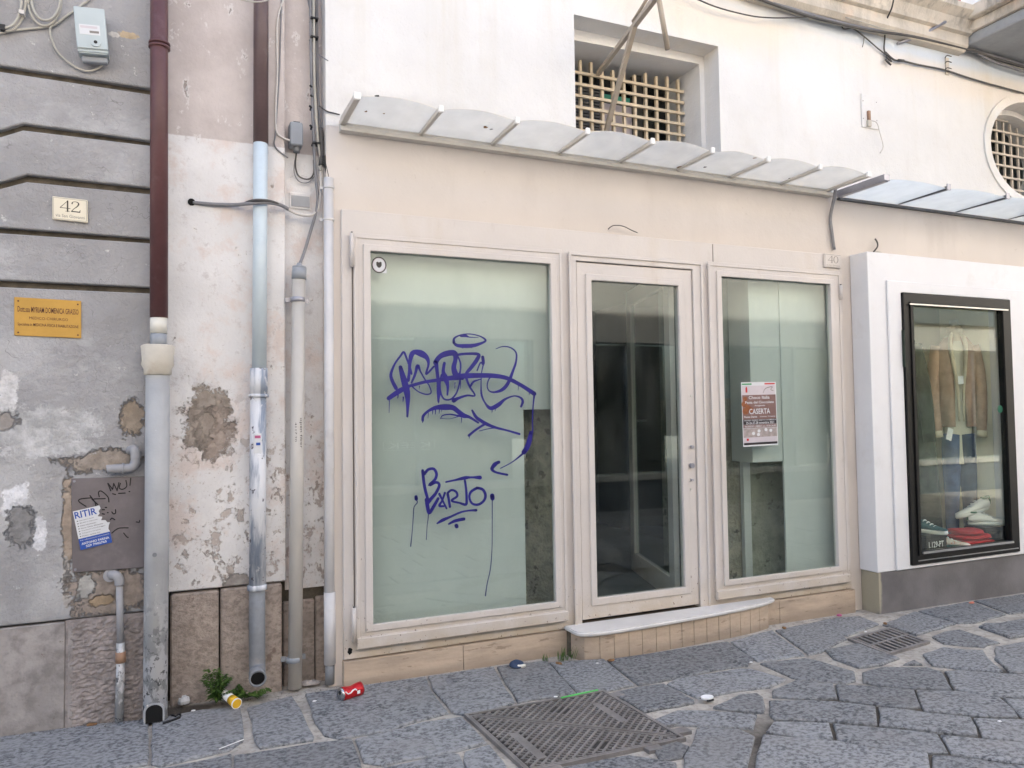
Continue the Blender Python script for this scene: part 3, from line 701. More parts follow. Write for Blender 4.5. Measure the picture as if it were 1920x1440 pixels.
for i in range(8):
    x0, x1 = 5.30+i*.055, 5.30+(i+1)*.055
    mo('stripe', [(x0, -.05+.012*math.sin(i*1.1), 4.605), (x1, -.05+.012*math.sin((i+1)*1.1), 4.605), (x1, -.045+.012*math.sin((i+1)*1.1), 5.3), (x0, -.045+.012*math.sin(i*1.1), 5.3),
        (x0, -.046+.012*math.sin(i*1.1), 4.605), (x1, -.046+.012*math.sin((i+1)*1.1), 4.605), (x1, -.041+.012*math.sin((i+1)*1.1), 5.3), (x0, -.041+.012*math.sin(i*1.1), 5.3)],
        [(0, 1, 2, 3), (4, 5, 6, 7), (0, 1, 5, 4), (3, 2, 6, 7)], 'stripe_red' if i % 3 == 1 else 'stripe_white', cl)

# ================================================================== FLAKING PIER between the two buildings
pier = thing('plaster_pier', 'flaking white and pink plastered wall strip between the grey wall and the shopfront', 'wall', (.3, .3, 0))
XR = .508
box('pier_face', -.075, XR, .10, .6, .56, 8, 'flaking', pier, bevel=.006)
box('recess_face', XR+.002, XL+.07, .165, .6, .50, 8, 'flaking', pier)
box('base_backing', -.2, .75, .18, .6, -.1, .56, 'groove', pier)
b1 = P(412, 1200, .09).x; q0 = P(319, 1200, .09).x; q1 = P(529, 1200, .09).x
for x0, x1, zt in ((q0, b1-.004, .548), (b1+.004, q1, .552)):
    box('base_stone', x0, x1, .088, .179, -.05, zt, 'tuff_pink', pier, bevel=.008)
box('base_stone', q1+.012, .66, .150, .179, -.05, .44, 'tuff_pink', pier, bevel=.006)
box('base_stone', .666, .76, .150, .179, -.05, .45, 'tuff_pink', pier, bevel=.006)
box('patched_square', P(542, 375, .16).x, P(583, 375, .16).x, .155, .1645, P(560, 392, .16).z, P(560, 362, .16).z, 'flaking', pier, bevel=.003)
box('scraped_cement', P(546, 375, .16).x, P(580, 375, .16).x, .150, .1549, P(560, 388, .16).z, P(560, 368, .16).z, 'pipe_grey', pier)

# ================================================================== GREY BUILDING at the left
grey = thing('grey_building', 'grey rendered building with dark horizontal grooves and a rough stone base', 'building', (-.8, .1, 0))
GY = -.02; XG = P(287, 600, GY).x
def gl(pts, extend=True):
    q = [P(a, b, GY) for a, b in pts]
    q[-1].x = XG
    return [Vector((-3.2, 0, q[0].z))]+q
grooves = [([(0, 123), (282, 167)], [(0, 132), (282, 175)]), ([(0, 245), (43, 232), (282, 265)], [(0, 255), (43, 242), (282, 271)]), ([(0, 343), (50, 328), (282, 353)], [(0, 352), (50, 339), (282, 362)]),
           ([(0, 427), (282, 448)], [(0, 435), (282, 454)]), ([(0, 526), (282, 540)], [(0, 536), (282, 548)])]
grooves = [([(a, b-1.5) for a, b in t_], [(a, b+2) for a, b in b_]) for t_, b_ in grooves]
edge = [Vector((-3.2, 0, 8)), Vector((XG, 0, 8))]
for top, bot in grooves:
    lo = gl(top); prism('render_band', edge+lo[::-1], GY, .16, 'grey', grey, bevel=.005); edge = gl(bot)
lo = [Vector((-3.2, 0, .50)), Vector((XG, 0, .508))]
prism('render_band', edge+lo[::-1], GY, .16, 'grey', grey, bevel=.005)
box('wall_core', -3.2, XG-.03, .045+.12, 5.0, -.1, 8, 'groove', grey)
for a, b in zip([0]*5, grooves):                            # dark bed of each groove
    t = gl(b[0]); z1 = max(p.z for p in t)+.02; z0 = min(p.z for p in gl(b[1]))-.02
    box('groove_bed', -3.2, XG-.012, .012, .0445, z0, z1, 'groove', grey) if False else None
prism('groove_lining', [(-3.19, 1.9), (XG-.015, 1.9), (XG-.015, 3.2), (-3.19, 3.2)], .015, .10, 'groove', grey)
bx = P(122, 1250, GY).x
box('base_stone', -3.2, bx-.75, GY-.004, .15, -.05, .497, 'tuff_grey', grey, bevel=.004)
box('base_stone', bx-.742, bx-.001, GY-.004, .15, -.05, .497, 'tuff_grey', grey, bevel=.004)
from mathutils import noise as mnoise
nu, nv2 = 70, 84; vs, fs = [], []; hx0, hx1 = bx+.001, XG-.004
for j in range(nv2+1):
    for i in range(nu+1):
        x, z = hx0+(hx1-hx0)*i/nu, -.05+.553*j/nv2
        edge_ = min(1, min(i, nu-i)/5, min(j+5, nv2-j)/4)
        hh = mnoise.noise(Vector((x*46, 3.1, z*78)))*.008+mnoise.noise(Vector((x*100, 7.7, z*130)))*.0035+.004
        vs.append((x, GY-.002-hh*edge_, z))
for j in range(nv2):
    for i in range(nu): k = j*(nu+1)+i; fs.append((k, k+1, k+nu+2, k+nu+1))
b0_ = len(vs); vs += [(hx0, .15, -.05), (hx1, .15, -.05), (hx1, .15, .503), (hx0, .15, .503)]
c0_, c1_, c2_, c3_ = 0, nu, (nu+1)*(nv2+1)-1, (nu+1)*nv2
fs += [(b0_, b0_+1, b0_+2, b0_+3), (c0_, c1_, b0_+1, b0_), (c1_, c2_, b0_+2, b0_+1), (c2_, c3_, b0_+3, b0_+2), (c3_, c0_, b0_, b0_+3)]
o = mo('base_stone', vs, fs, 'hammered', grey); o['label'] = 'hammered brown-grey base stone'
box('base_margin', bx+.012, bx+.03, GY-.006, GY-.0025, 0, .49, 'tuff_grey', grey)

# ================================================================== OPPOSITE BUILDING (seen only mirrored in the glass)
opp = thing('opposite_building', 'cream building with dark shop windows across the street, seen mirrored in the glass', 'building', (6, -5.9, 0))
OY = -5.7
holes = [rect(a, b, .48, 2.47) for a, b in ((1.2, 4.6), (5.0, 7.4), (8.0, 11.0), (11.6, 15.5))]
prism('facade', rect(-6, 22, 2.87, 6.0), OY-.3, OY, 'opp_wall', opp)
prism('ground_floor', rect(-6, 22, -.2, 2.869), OY-.3, OY+.01, 'opp_lintel', opp, holes=holes)
for h in holes:
    (a, z0), (b, _), (_, z1), _ = h
    box('shop_pane', a, b, OY-.12, OY-.11, z0, z1, 'glass', opp)
    box('shop_room', a-.05, b+.05, OY-.95, OY-.9, z0-.05, z1+.05, 'opp_room', opp)
    for fx in (a+.02, (a+b)/2, b-.02): box('mullion', fx-.03, fx+.03, OY-.10, OY-.04, z0, z1, 'opp_frame', opp)
    box('window_sill', a-.05, b+.05, OY+.011, OY+.06, .40, .479, 'opp_lintel', opp)
box('dark_base', -6, 22, OY+.0105, OY+.03, -.15, .39, 'opp_frame', opp)  # added dark strip, keeps pale reflections off the lower shop glass
box('sign_board', 11.8, 14.7, OY+.001, OY+.08, 2.93, 3.45, 'opp_sign', opp)
box('opposite_roof', -6, 22, OY-4, OY-.001, 6.001, 6.2, 'opp_wall', opp)
qa, qb = P(727, 846, -OY), P(786, 826, -OY)
fr = thing('window_lettering', 'white framed lettering on the opposite shop window, mirrored in the left pane', 'lettering', (qa.x, OY-.09, qa.z))
pl = lambda u, v: Vector((qa.x+(1-u)*(qb.x-qa.x), OY-.1085, qa.z+v*(qb.z-qa.z)))
v, f = textv('KEEK', pl, -.45, .2, .92, .8); mo('letters', v, f, 'sign_white', fr)
for u0_, u1_, v0_, v1_ in ((-.6, 1.05, 0, .04), (-.6, 1.05, .96, 1), (1.04, 1.055, .04, .96), (-.61, -.595, .04, .96)):
    c = [pl(u0_, v0_), pl(u1_, v0_), pl(u1_, v1_), pl(u0_, v1_)]; mo('border', c, [(0, 1, 2, 3)], 'sign_white', fr)

# ================================================================== EMPTY SHOPFRONT
front = thing('shopfront', 'cream painted wooden shopfront with three tall panes, closed and empty', 'shopfront', (2.6, .1, 0))
FX0, FX1, FZ0, FZ1 = .790, 4.418, .134, 2.541
LA, LB = (.855, 2.108), (.941, 2.032)                    # left window: frame, glass
DA, DL, DG = (2.165, 3.150), (2.212, 3.080), (2.320, 2.966)   # door: casing, leaf, glass
RA, RB = (3.205, 4.372), (3.304, 4.270)                  # right window
ZL, ZB = 2.390, .191                                     # frame head / foot
GT, GB = 2.317, .308
DT, DB, DLT, DLB = 2.237, .295, 2.352, .166
prism('surround', rect(FX0, FX1, FZ0, FZ1), .012, .060, 'paint', front, bevel=.003,
      holes=[rect(LA[0]+.02, LA[1]-.02, ZB+.02, ZL-.02), rect(DL[0], DL[1], .155, DLT), rect(RA[0]+.02, RA[1]-.02, ZB+.02, ZL-.02)])
box('fascia_joint', 3.255, 3.262, .0105, .0119, 2.41, 2.535, 'ink_soft', front)
box('fascia_joint', 2.02, 2.025, .0105, .0119, 2.41, 2.535, 'paint_dark', front) if False else None
def window_frame(nm, A, B, label):
    w = prism(nm, rect(A[0], A[1], ZB, ZL), -.006, .030, 'paint', front, holes=[rect(B[0]-.004, B[1]+.004, GB-.004, GT+.004)], bevel=.003)
    w['label'] = label
    prism('moulding', rect(A[0]+.030, A[1]-.030, ZB+.055, ZL-.030), -.013, -.0062, 'paint', w, holes=[rect(B[0]-.040, B[1]+.040, GB-.036, GT+.038)], bevel=.002) if False else None
    prism('glazing_bead', rect(B[0]-.040, B[1]+.040, GB-.036, GT+.036), -.018, -.0062, 'paint', w, holes=[rect(B[0], B[1], GB, GT)], bevel=.003)
    prism('outer_lip', rect(A[0]-.004, A[1]+.004, ZB-.004, ZL+.022), -.012, -.0062, 'paint', w, holes=[rect(A[0]+.014, A[1]-.014, ZB+.06, ZL-.006)], bevel=.0025)
    box('foot_rail', A[0]-.002, A[1]+.002, -.024, -.0122, ZB-.002, ZB+.056, 'paint', w, bevel=.004)
    p = box('pane', B[0]-.003, B[1]+.003, .012, .018, GB-.003, GT+.003, 'glass', w)
    return w, p
lw, lpane = window_frame('window', LA, LB, 'wide left window with violet graffiti')
rw, rpane = window_frame('window', RA, RB, 'narrow right window with a poster')
# door
prism('door_casing', rect(DA[0], DA[1], .150, DLT+.046), -.004, .0115, 'paint', front, holes=[rect(DL[0], DL[1], .140, DLT)], bevel=.003)
prism('casing_bead', rect(DA[0]-.006, DA[1]+.006, .152, DLT+.052), -.014, -.0042, 'paint', front, holes=[rect(DA[0]+.012, DA[1]-.012, .14, DLT+.030)], bevel=.003)
door = prism('door', rect(DL[0]+.006, DL[1]-.004, DLB+.006, DLT-.006), .008, .048, 'paint', front, holes=[rect(DG[0]-.003, DG[1]+.003, DB-.003, DT+.003)], bevel=.003)
prism('glazing_bead', rect(DG[0]-.042, DG[1]+.042, DB-.045, DT+.040), -.003, .0078, 'paint', door, holes=[rect(DG[0], DG[1], DB, DT)], bevel=.004)
box('pane', DG[0]-.002, DG[1]+.002, .022, .028, DB-.002, DT+.002, 'glass', door)
for py, hh in ((742, .012), (838, .02), (873, .03), (900, .014), (918, .01)):
    c = P(1297, py, 0); tube('lock', [(c.x, .0079, c.z), (c.x, -.012 if hh > .012 else .002, c.z)], hh*.55, 'steel' if hh > .012 else 'pipe_white', door, 10)
box('threshold', DL[0]-.03, DL[1]+.03, .004, .058, .145, .1555, 'paint_dark', front)
# hinges
for px, y0, y1 in ((660, 437, 500), (664, 1140, 1205), (1577, 535, 561)):
    a, b = P(px, y0, -.02), P(px, y1, -.02); x = (a.x+b.x)/2
    hg = tube('hinge', [(x, -.019, b.z), (x, -.019, a.z)], .012, 'paint', front, 10)
    tube('hinge_pin', [(x, -.019, a.z+.0005), (x, -.019, a.z+.008)], .006, 'steel_dark', hg, 8)
for px, y0, y1 in ((661, 500, 1140),): 
    a, b = P(px, y0, 0), P(px, y1, 0); box('frame_gap', a.x-.002, a.x+.0025, .009, .0118, b.z, a.z, 'paint_dark', front)
c = P(657, 1222, 0); prism('rot_hole', [(c.x+.016*math.cos(t)*random.uniform(.6, 1.2), c.z+.02*math.sin(t)*random.uniform(.6, 1.2)) for t in [2*math.pi*i/11 for i in range(11)]], .0105, .0118, 'black', front)
# stone plinth slabs below the joinery
cuts = [.786, 1.02+.50, 2.093]
prev = None
for a, b in ((.786, P(868, 1240, 0).x), (P(868, 1240, 0).x+.003, P(1064, 1210, 0).x), (P(1064, 1210, 0).x+.003, 3.73), (3.733, 4.43)):
    box('plinth_slab', a, b, -.004, .062, gz(a)-.03, .128, 'travertine', front, bevel=.002)
    box('plinth_lip', a+.001, b-.001, -.012, .011, .1005, .1335, 'travertine', front, bevel=.003) if False else None
# small wire on the fascia top
tube('loose_wire', [P(1140, 430, .02), P(1150, 423, .0), P(1168, 424, -.005), P(1185, 432, .0), P(1195, 436, .02)], .003, 'cable_dark', front, 6, curve=4)

# inside the shop: old stone piers, white back panels, dim room
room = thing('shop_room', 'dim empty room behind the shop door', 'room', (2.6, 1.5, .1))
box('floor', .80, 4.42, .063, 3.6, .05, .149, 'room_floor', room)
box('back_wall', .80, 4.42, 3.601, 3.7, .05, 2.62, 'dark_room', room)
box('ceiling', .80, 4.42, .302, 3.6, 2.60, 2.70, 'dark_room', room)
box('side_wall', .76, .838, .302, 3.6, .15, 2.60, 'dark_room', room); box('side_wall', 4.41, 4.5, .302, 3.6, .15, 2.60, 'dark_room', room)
xa = P(984, 950, .105).x; xb = P(1085, 950, .3).x
zj = P(1010, 768, .3).z; box('stone_jamb', xa-.1, xb, .30, .80, .1495, zj, 'pier_stone', room); box('upper_jamb', xa+.001, xb, .112, .80, zj+.001, 2.48, 'panel', room)
xc, xd = P(1408, 950, .3).x, P(1471, 950, .105).x
zk = P(1440, 862, .3).z; zl = P(1370, 747, .34).z
box('stone_jamb', P(1312, 900, .34).x, P(1396, 900, .34).x, .34, .80, .1495, zl, 'pier_stone', room); box('upper_jamb', P(1312, 900, .34).x, P(1396, 900, .34).x, .34, .80, zl+.001, 2.599, 'jamb_teal', room)
box('stone_jamb', P(1407, 900, .30).x, xd+.3, .336, .80, .1495, zk, 'pier_pale', room); box('upper_jamb', P(1407, 700, .112).x, xd+.004, .112, .33, zk+.001, 2.48, 'panel', room)
box('white_panel', .842, xa, .105, .12, .16, 2.48, 'panel', room)
box('white_panel', xd+.005, 4.39, .105, .12, .16, 2.48, 'panel', room)
box('panel_post', P(1394, 900, .3).x, P(1407, 900, .3).x, .30, .335, .15, 2.48, 'panel', room)
# inner glazed leaf standing open inside
leaf = thing('inner_door', 'white framed inner glass door standing open inside the shop', 'door', (3.02, .5, .15))
h0 = Vector((3.02, .16, 0)); h1 = onZ(1188, 1066, .155); h1.z = 0; dv = (h1-h0); nv = Vector((-dv.y, dv.x, 0)).normalized()*.018
def leafbox(nm, t0, t1, z0, z1, mt, k=1.0):
    a, b = h0+dv*t0, h0+dv*t1; n_ = nv*k
    vs = [a-n_, b-n_, b+n_, a+n_]; vs = [Vector((q.x, q.y, z0)) for q in vs]+[Vector((q.x, q.y, z1)) for q in vs]
    return mo(nm, vs, [(0, 1, 2, 3), (4, 5, 6, 7), (0, 1, 5, 4), (1, 2, 6, 5), (2, 3, 7, 6), (3, 0, 4, 7)], mt, leaf)
leafbox('stile', 0, .10, .15, 2.4, 'paint'); leafbox('stile', .90, 1, .15, 2.4, 'paint')
leafbox('rail', .101, .899, .15, .30, 'paint'); leafbox('rail', .101, .899, 2.28, 2.4, 'paint'); leafbox('pane', .101, .899, .301, 2.279, 'glass', .15)
hb = h0+dv*.95; tube('handle', [(hb.x, hb.y-.02, 1.35), (hb.x, hb.y-.06, 1.35), (hb.x+.09, hb.y-.06, 1.35)], .009, 'steel', leaf, 8)

# ---- marble step with tiled riser
step = thing('door_step', 'curved white marble doorstep faced with upright travertine tiles', 'step', (2.9, -.12, 0))
SZ = .158
edge = [onZ(a, b, SZ-.015) for a, b in ((1067, 1183), (1082, 1190), (1110, 1191), (1160, 1185), (1250, 1170), (1340, 1154), (1410, 1140), (1440, 1132), (1453, 1126))]
edge = [Vector(q) for q in catmull([tuple(q) for q in edge], 4)]
back = [Vector((edge[-1].x+.005, .003, 0)), Vector((edge[0].x-.002, .003, 0))]
out = edge+back
vs = [(q.x, q.y, SZ-.024) for q in out]+[(q.x, q.y, SZ) for q in out]; n = len(out)
mo('slab', vs, [tuple(range(n)), tuple(range(n, 2*n))]+[(i, (i+1) % n, n+(i+1) % n, n+i) for i in range(n)], 'marble', step, bevel=.007, bseg=3)
def inset(q, d):
    c = Vector((2.9, .9, 0)); v_ = Vector((c.x-q.x, c.y-q.y, 0)).normalized(); return Vector((q.x+v_.x*d, min(q.y+v_.y*d, .0), 0))
rim = [inset(q, .022) for q in edge]
jx = [1070, 1096, 1125, 1152, 1179, 1205, 1231, 1255, 1279, 1302, 1325, 1347, 1369, 1389, 1407, 1424, 1441]
def on_rim(px):
    best = None
    for a, b in zip(rim[:-1], rim[1:]):
        for k in range(9):
            q = a.lerp(b, k/8); e = abs(proj(Vector((q.x, q.y, .06)))[0]-px)
            if best is None or e < best[0]: best = (e, q)
    return best[1]
rp = [on_rim(x) for x in jx]
for i in range(16):
    a, b = rp[i], rp[i+1]; d = (b-a).normalized()*.0016; a, b = a+d, b-d; nn_ = Vector((-d.y, d.x, 0)).normalized()*.014; o_ = random.uniform(-.002, .001)
    if nn_.y < 0: nn_ = -nn_
    vs = [a+nn_*o_, b+nn_*o_, b+nn_, a+nn_]
    vs = [Vector((q.x, q.y, gz(q.x)-.03)) for q in vs]+[Vector((q.x, q.y, SZ-.025)) for q in vs]
    mo('riser_tile', vs, [(0, 1, 2, 3), (4, 5, 6, 7), (0, 1, 5, 4), (1, 2, 6, 5), (2, 3, 7, 6), (3, 0, 4, 7)], 'travertine', step, bevel=.0015)
core = [q+Vector((0, .010, 0)) for q in rp]+[Vector((rp[-1].x, .0, 0)), Vector((rp[0].x, .0, 0))]; n = len(core)
core = [Vector((q.x, min(q.y, -.005), 0)) for q in core]
mo('core', [(q.x, q.y, -.04) for q in core]+[(q.x, q.y, SZ-.026) for q in core], [tuple(range(n)), tuple(range(n, 2*n))]+[(i, (i+1) % n, n+(i+1) % n, n+i) for i in range(n)], 'groove', step)

# ================================================================== CANOPIES
can = thing('glass_canopy', 'long cream canopy of eight arched frosted sheets over the empty shopfront', 'canopy', (2.5, -.1, 2.97))
CZ = 3.018; NB = 9; bxs = [.802+i*(4.300-.802)/8 for i in range(9)]
vs, prof = [], [(.039, 2.965), (-.012, 2.965), (-.012, 2.985), (.008, 3.0), (.008, 3.028), (.039, 3.028)]
for x in (.785, 4.335): vs += [(x, y, z) for y, z in prof]
mo('wall_rail', vs, [tuple(range(6)), tuple(range(11, 5, -1))]+[(i, (i+1) % 6, 6+(i+1) % 6, 6+i) for i in range(6)], 'canopy_metal', can)
CO = -.345
for i, x in enumerate(bxs):
    w = .016 if i in (0, 8) else .011
    vs = [(x+s_*w, y, z) for s_ in (-1, 1) for y, z in ((.007, 3.0), (.007, 3.04), (CO, 3.028), (CO, 3.0))]
    br = mo('bracket', vs, [(0, 1, 2, 3), (4, 5, 6, 7), (0, 1, 5, 4), (1, 2, 6, 5), (2, 3, 7, 6), (3, 0, 4, 7)], 'canopy_metal', can, bevel=.002)
    box('end_cap', x-w-.003, x+w+.003, CO-.016, CO-.0005, 2.997, 3.036, 'white_cap', br, bevel=.004)
for i in range(8):
    x0, x1 = bxs[i]+.014, bxs[i+1]-.014; vs, fs = [], []; nu, nv_ = 12, 4
    sag = .025; kink = (i == 5)
    for a in range(nv_+1):
        y = .006+(CO+.01-.006)*a/nv_
        for b in range(nu+1):
            t = b/nu; z = 3.012+.008*a/nv_+sag*(a/nv_)**.7*(1-(2*t-1)**2)
            if kink: z = 3.014+.034*(a/nv_)*(t/.42 if t < .42 else 1-((t-.42)/.58)**2)*.8
            vs.append((x0+(x1-x0)*t, y, z))
    m_ = len(vs); vs += [(x, y, z+.004) for x, y, z in vs]
    for a in range(nv_):
        for b in range(nu):
            k = a*(nu+1)+b; q = (k, k+1, k+nu+2, k+nu+1); fs.append(q); fs.append(tuple(m_+j for j in reversed(q)))
    for b in range(nu): k = nv_*(nu+1)+b; fs.append((k, k+1, m_+k+1, m_+k)); fs.append((b, b+1, m_+b+1, m_+b))
    mo('arched_sheet', vs, fs, 'poly_sheet', can, smooth=False)
for i, (px, py, r2) in enumerate(((706, 181, .012), (687, 210, .009), (910, 239, .014), (921, 243, .010), (720, 214, .007), (1274, 314, .016), (1322, 314, .012), (1296, 306, .007), (1415, 297, .012), (1480, 335, .008))):
    d = ray(px, py); q = CAM+d*((3.008-CAM.z)/d.z)
    o = mo('canopy_debris', [(q.x+r2*math.cos(t)*random.uniform(.5, 1.4), q.y+r2*1.3*math.sin(t)*random.uniform(.5, 1.4), 3.009+random.uniform(0, .003)) for t in [2*math.pi*k/7 for k in range(7)]], [tuple(range(7))], 'leaf_dry' if i % 3 else 'rubber', can)
can2 = thing('steel_canopy', 'pale blue glass canopy with dark steel bars over the clothes shop', 'canopy', (5.3, -.1, 2.95))
bw = [4.405, 5.02, 5.66, 6.30, 6.94]; Z2 = 2.985
box('wall_bar', 4.42, 7.0, .012, .039, 2.955, 2.972, 'steel_dark', can2)
for i, x in enumerate(bw):
    w = .022 if i == 0 else .013
    br = box('bar', x-w, x+w, -.40, .011, Z2-.012 if i else Z2-.02, Z2+.016 if i else Z2+.03, 'steel' if i == 0 else 'steel_dark', can2, bevel=.003)
    box('end_cap', x-w-.006, x+w+.004, -.412, -.4005, Z2-.016, Z2+.03, 'steel', br, bevel=.003)
for i in range(4):
    x0, x1 = bw[i]+.024, bw[i+1]-.014; vs, fs = [], []; nu, nv_ = 10, 3
    for a in range(nv_+1):
        y = .008-.40*a/nv_
        for b in range(nu+1): t = b/nu; vs.append((x0+(x1-x0)*t, y, 2.974+.010*a/nv_+.018*(a/nv_)*(1-(2*t-1)**2)))
    m_ = len(vs); vs += [(x, y, z+.005) for x, y, z in vs]
    for a in range(nv_):
        for b in range(nu): k = a*(nu+1)+b; q = (k, k+1, k+nu+2, k+nu+1); fs.append(q); fs.append(tuple(m_+j for j in reversed(q)))
    for b in range(nu): k = nv_*(nu+1)+b; fs.append((k, k+1, m_+k+1, m_+k))
    mo('glass_sheet', vs, fs, 'blue_sheet', can2)

# ================================================================== DISPLAY CASE at the right
CY = -.12
case = thing('display_case', 'white box display case of the clothes shop with a black framed window', 'display case', (5.5, -.04, 0))
cx0 = 4.525; ox0, ox1, oz0, oz1 = 4.838, 6.036, .283, 2.268
prism('case_front', rect(cx0, 7.6, .256, 2.552), CY, .038, 'white_case', case, holes=[rect(ox0, ox1, oz0, oz1)], bevel=.004)
prism('raised_panel', rect(4.70, 6.62, .2565, 2.352), CY-.014, CY-.0005, 'white_case', case, holes=[rect(ox0, ox1, oz0, oz1)], bevel=.005)
box('plinth', cx0+.012, 7.6, CY+.004, .038, -.12, .255, 'plinth', case, bevel=.003)
fr_ = prism('window_frame', rect(ox0+.001, ox1-.001, oz0+.001, oz1-.001), CY-.03, CY+.02, 'black_frame', case, holes=[rect(4.925, 5.93, .375, 2.178)], bevel=.004)
prism('inner_frame', rect(4.90, 5.955, .35, 2.20), CY-.040, CY-.0305, 'black_frame', fr_, holes=[rect(4.93, 5.925, .38, 2.172)], bevel=.003)
box('metal_strip', 4.885, 5.98, CY-.048, CY-.0405, 2.176, 2.186, 'alu', fr_); box('metal_strip', 4.93, 5.93, CY-.052, CY-.0405, .362, .376, 'alu', fr_); box('metal_strip', 4.89, 6.0, CY-.0405, CY-.034, .312, .318, 'alu', fr_)
box('pane', 4.926, 5.929, CY-.006, CY, .376, 2.177, 'glass_case', case)
for z0, z1 in ((1.62, 1.95),): box('hinge_cover', ox0-.012, ox0-.001, CY-.036, CY-.016, 1.72, 1.99, 'coat', fr_)
box('case_floor', 4.80, 6.10, CY+.021, .62, .30, .345, 'shoebox', case)
box('case_back', 4.80, 6.10, .50, .52, .3455, 2.39, 'panel_case', case); box('case_top', 4.80, 6.10, .0385, .498, 2.36, 2.39, 'panel_case', case)
box('case_side', 4.802, 4.83, .0385, .498, .3455, 2.359, 'panel_case', case); box('case_side', 6.07, 6.10, .0385, .498, .3455, 2.359, 'panel_case', case)
cxp = P(1875, 767, CY-.006)
tube('round_sticker', [(cxp.x, CY-.0065, cxp.z), (cxp.x, CY-.008, cxp.z)], .03, 'shoe_green', case, 16)
# mannequin in tan jacket and jeans
man = thing('mannequin', 'mannequin in an open tan suede jacket, pale shirt and blue jeans', 'mannequin', (P(1797, 720, .2).x, .22, .345))
mx, my = P(1797, 720, .2).x, .22
def zz(py): return P(1795, py, .2).z
loft('torso', [ell((mx, my, zz(870)), .17, .10), ell((mx, my, zz(800)), .16, .10), ell((mx, my, zz(700)), .19, .11), ell((mx, my, zz(650)), .20, .10), ell((mx, my, zz(632)), .12, .07), ell((mx, my, zz(622)), .055, .055), ell((mx, my, zz(600)), .05, .05)], 'shirt', man)
def half_jacket(side):
    rings = []
    for py, rx, ry, o in ((800, .215, .15, .05), (740, .21, .15, .045), (690, .235, .155, .04), (655, .235, .14, .04), (632, .13, .10, .035)):
        z = zz(py); r = []
        a0, a1 = (math.radians(-78+o*100), math.radians(92)) if side > 0 else (math.radians(88), math.radians(258-o*100))
        for rad in (1.0, .93):
            rng = range(9) if rad == 1 else range(8, -1, -1)
            for k in rng:
                t = a0+(a1-a0)*k/8; wob = 1+.035*math.sin(k*2.3+py*.05)
                r.append(Vector((mx+rx*rad*wob*math.cos(t), my+ry*rad*wob*math.sin(t), z)))
        rings.append(r)
    return loft('jacket_front', rings, 'jacket', man)
for sd in (-1, 1):
    half_jacket(sd)
    lp = [Vector((mx+sd*.025, my-.165, zz(790))), Vector((mx+sd*.035, my-.170, zz(730))), Vector((mx+sd*.06, my-.165, zz(690))), Vector((mx+sd*.085, my-.12, zz(645))), Vector((mx+sd*.05, my-.08, zz(626)))]
    tube('lapel', lp, [.012, .016, .022, .026, .016], 'jacket_in', man, 8, curve=3)
    sl_ = [(mx+sd*.20, my, zz(650)), (mx+sd*.255, my-.01, zz(700)), (mx+sd*.265, my-.03, zz(755)), (mx+sd*.245, my-.06, zz(812))]
    tube('sleeve', sl_, [.075, .072, .064, .055], 'jacket', man, 12, curve=4)
    tube('cuff', [(mx+sd*.246, my-.06, zz(808)), (mx+sd*.243, my-.064, zz(820))], .06, 'jacket_in', man, 12)
    lx = mx+sd*.085
    tube('jeans_leg', [(lx-sd*.015, my, zz(815)), (lx, my-.01, zz(860)), (lx+sd*.012, my-.02, zz(930)), (lx+sd*.015, my, zz(985)), (lx+sd*.015, my, .36)], [.115, .11, .085, .075, .072], 'jeans' if sd < 0 else 'jeans_dark', man, 14, curve=3)
loft('collar', [ell((mx, my-.01, zz(640)), .11, .095), ell((mx, my, zz(625)), .095, .085), ell((mx, my+.01, zz(612)), .09, .075)], 'jacket_in', man, caps=False)
q = P(1797, 711, .03); box('price_tag', mx-.035, mx+.025, my-.205, my-.203, q.z-.035, q.z+.03, 'tag', man); q = P(1773, 816, .05); o = box('price_tag', mx-.17, mx-.11, my-.17, my-.168, q.z-.05, q.z+.05, 'tag', man); o.rotation_euler = (0, .3, 0)
man.rotation_euler = (0, 0, math.radians(-38)); man.scale = (.66, .66, 1)
co = thing('dark_coat', 'long dark green coat hanging at the left edge of the display case', 'coat', (P(1711, 700, .26).x, .26, .345))
ccx = P(1711, 700, .26).x
loft('coat_body', [ell((ccx+.10, .26, .40), .15, .10, wob=.06), ell((ccx+.08, .26, .75), .14, .10, wob=.06), ell((ccx+.05, .26, 1.2), .13, .10, wob=.05), ell((ccx, .26, 1.65), .12, .10, wob=.04), ell((ccx-.03, .26, 1.9), .09, .08), ell((ccx-.06, .26, 2.0), .04, .04)], 'coat', co)
tube('coat_sleeve', [(ccx-.05, .20, 1.92), (ccx-.03, .14, 1.55), (ccx-.01, .12, 1.15)], [.06, .055, .045], 'coat', co, 10, curve=4)
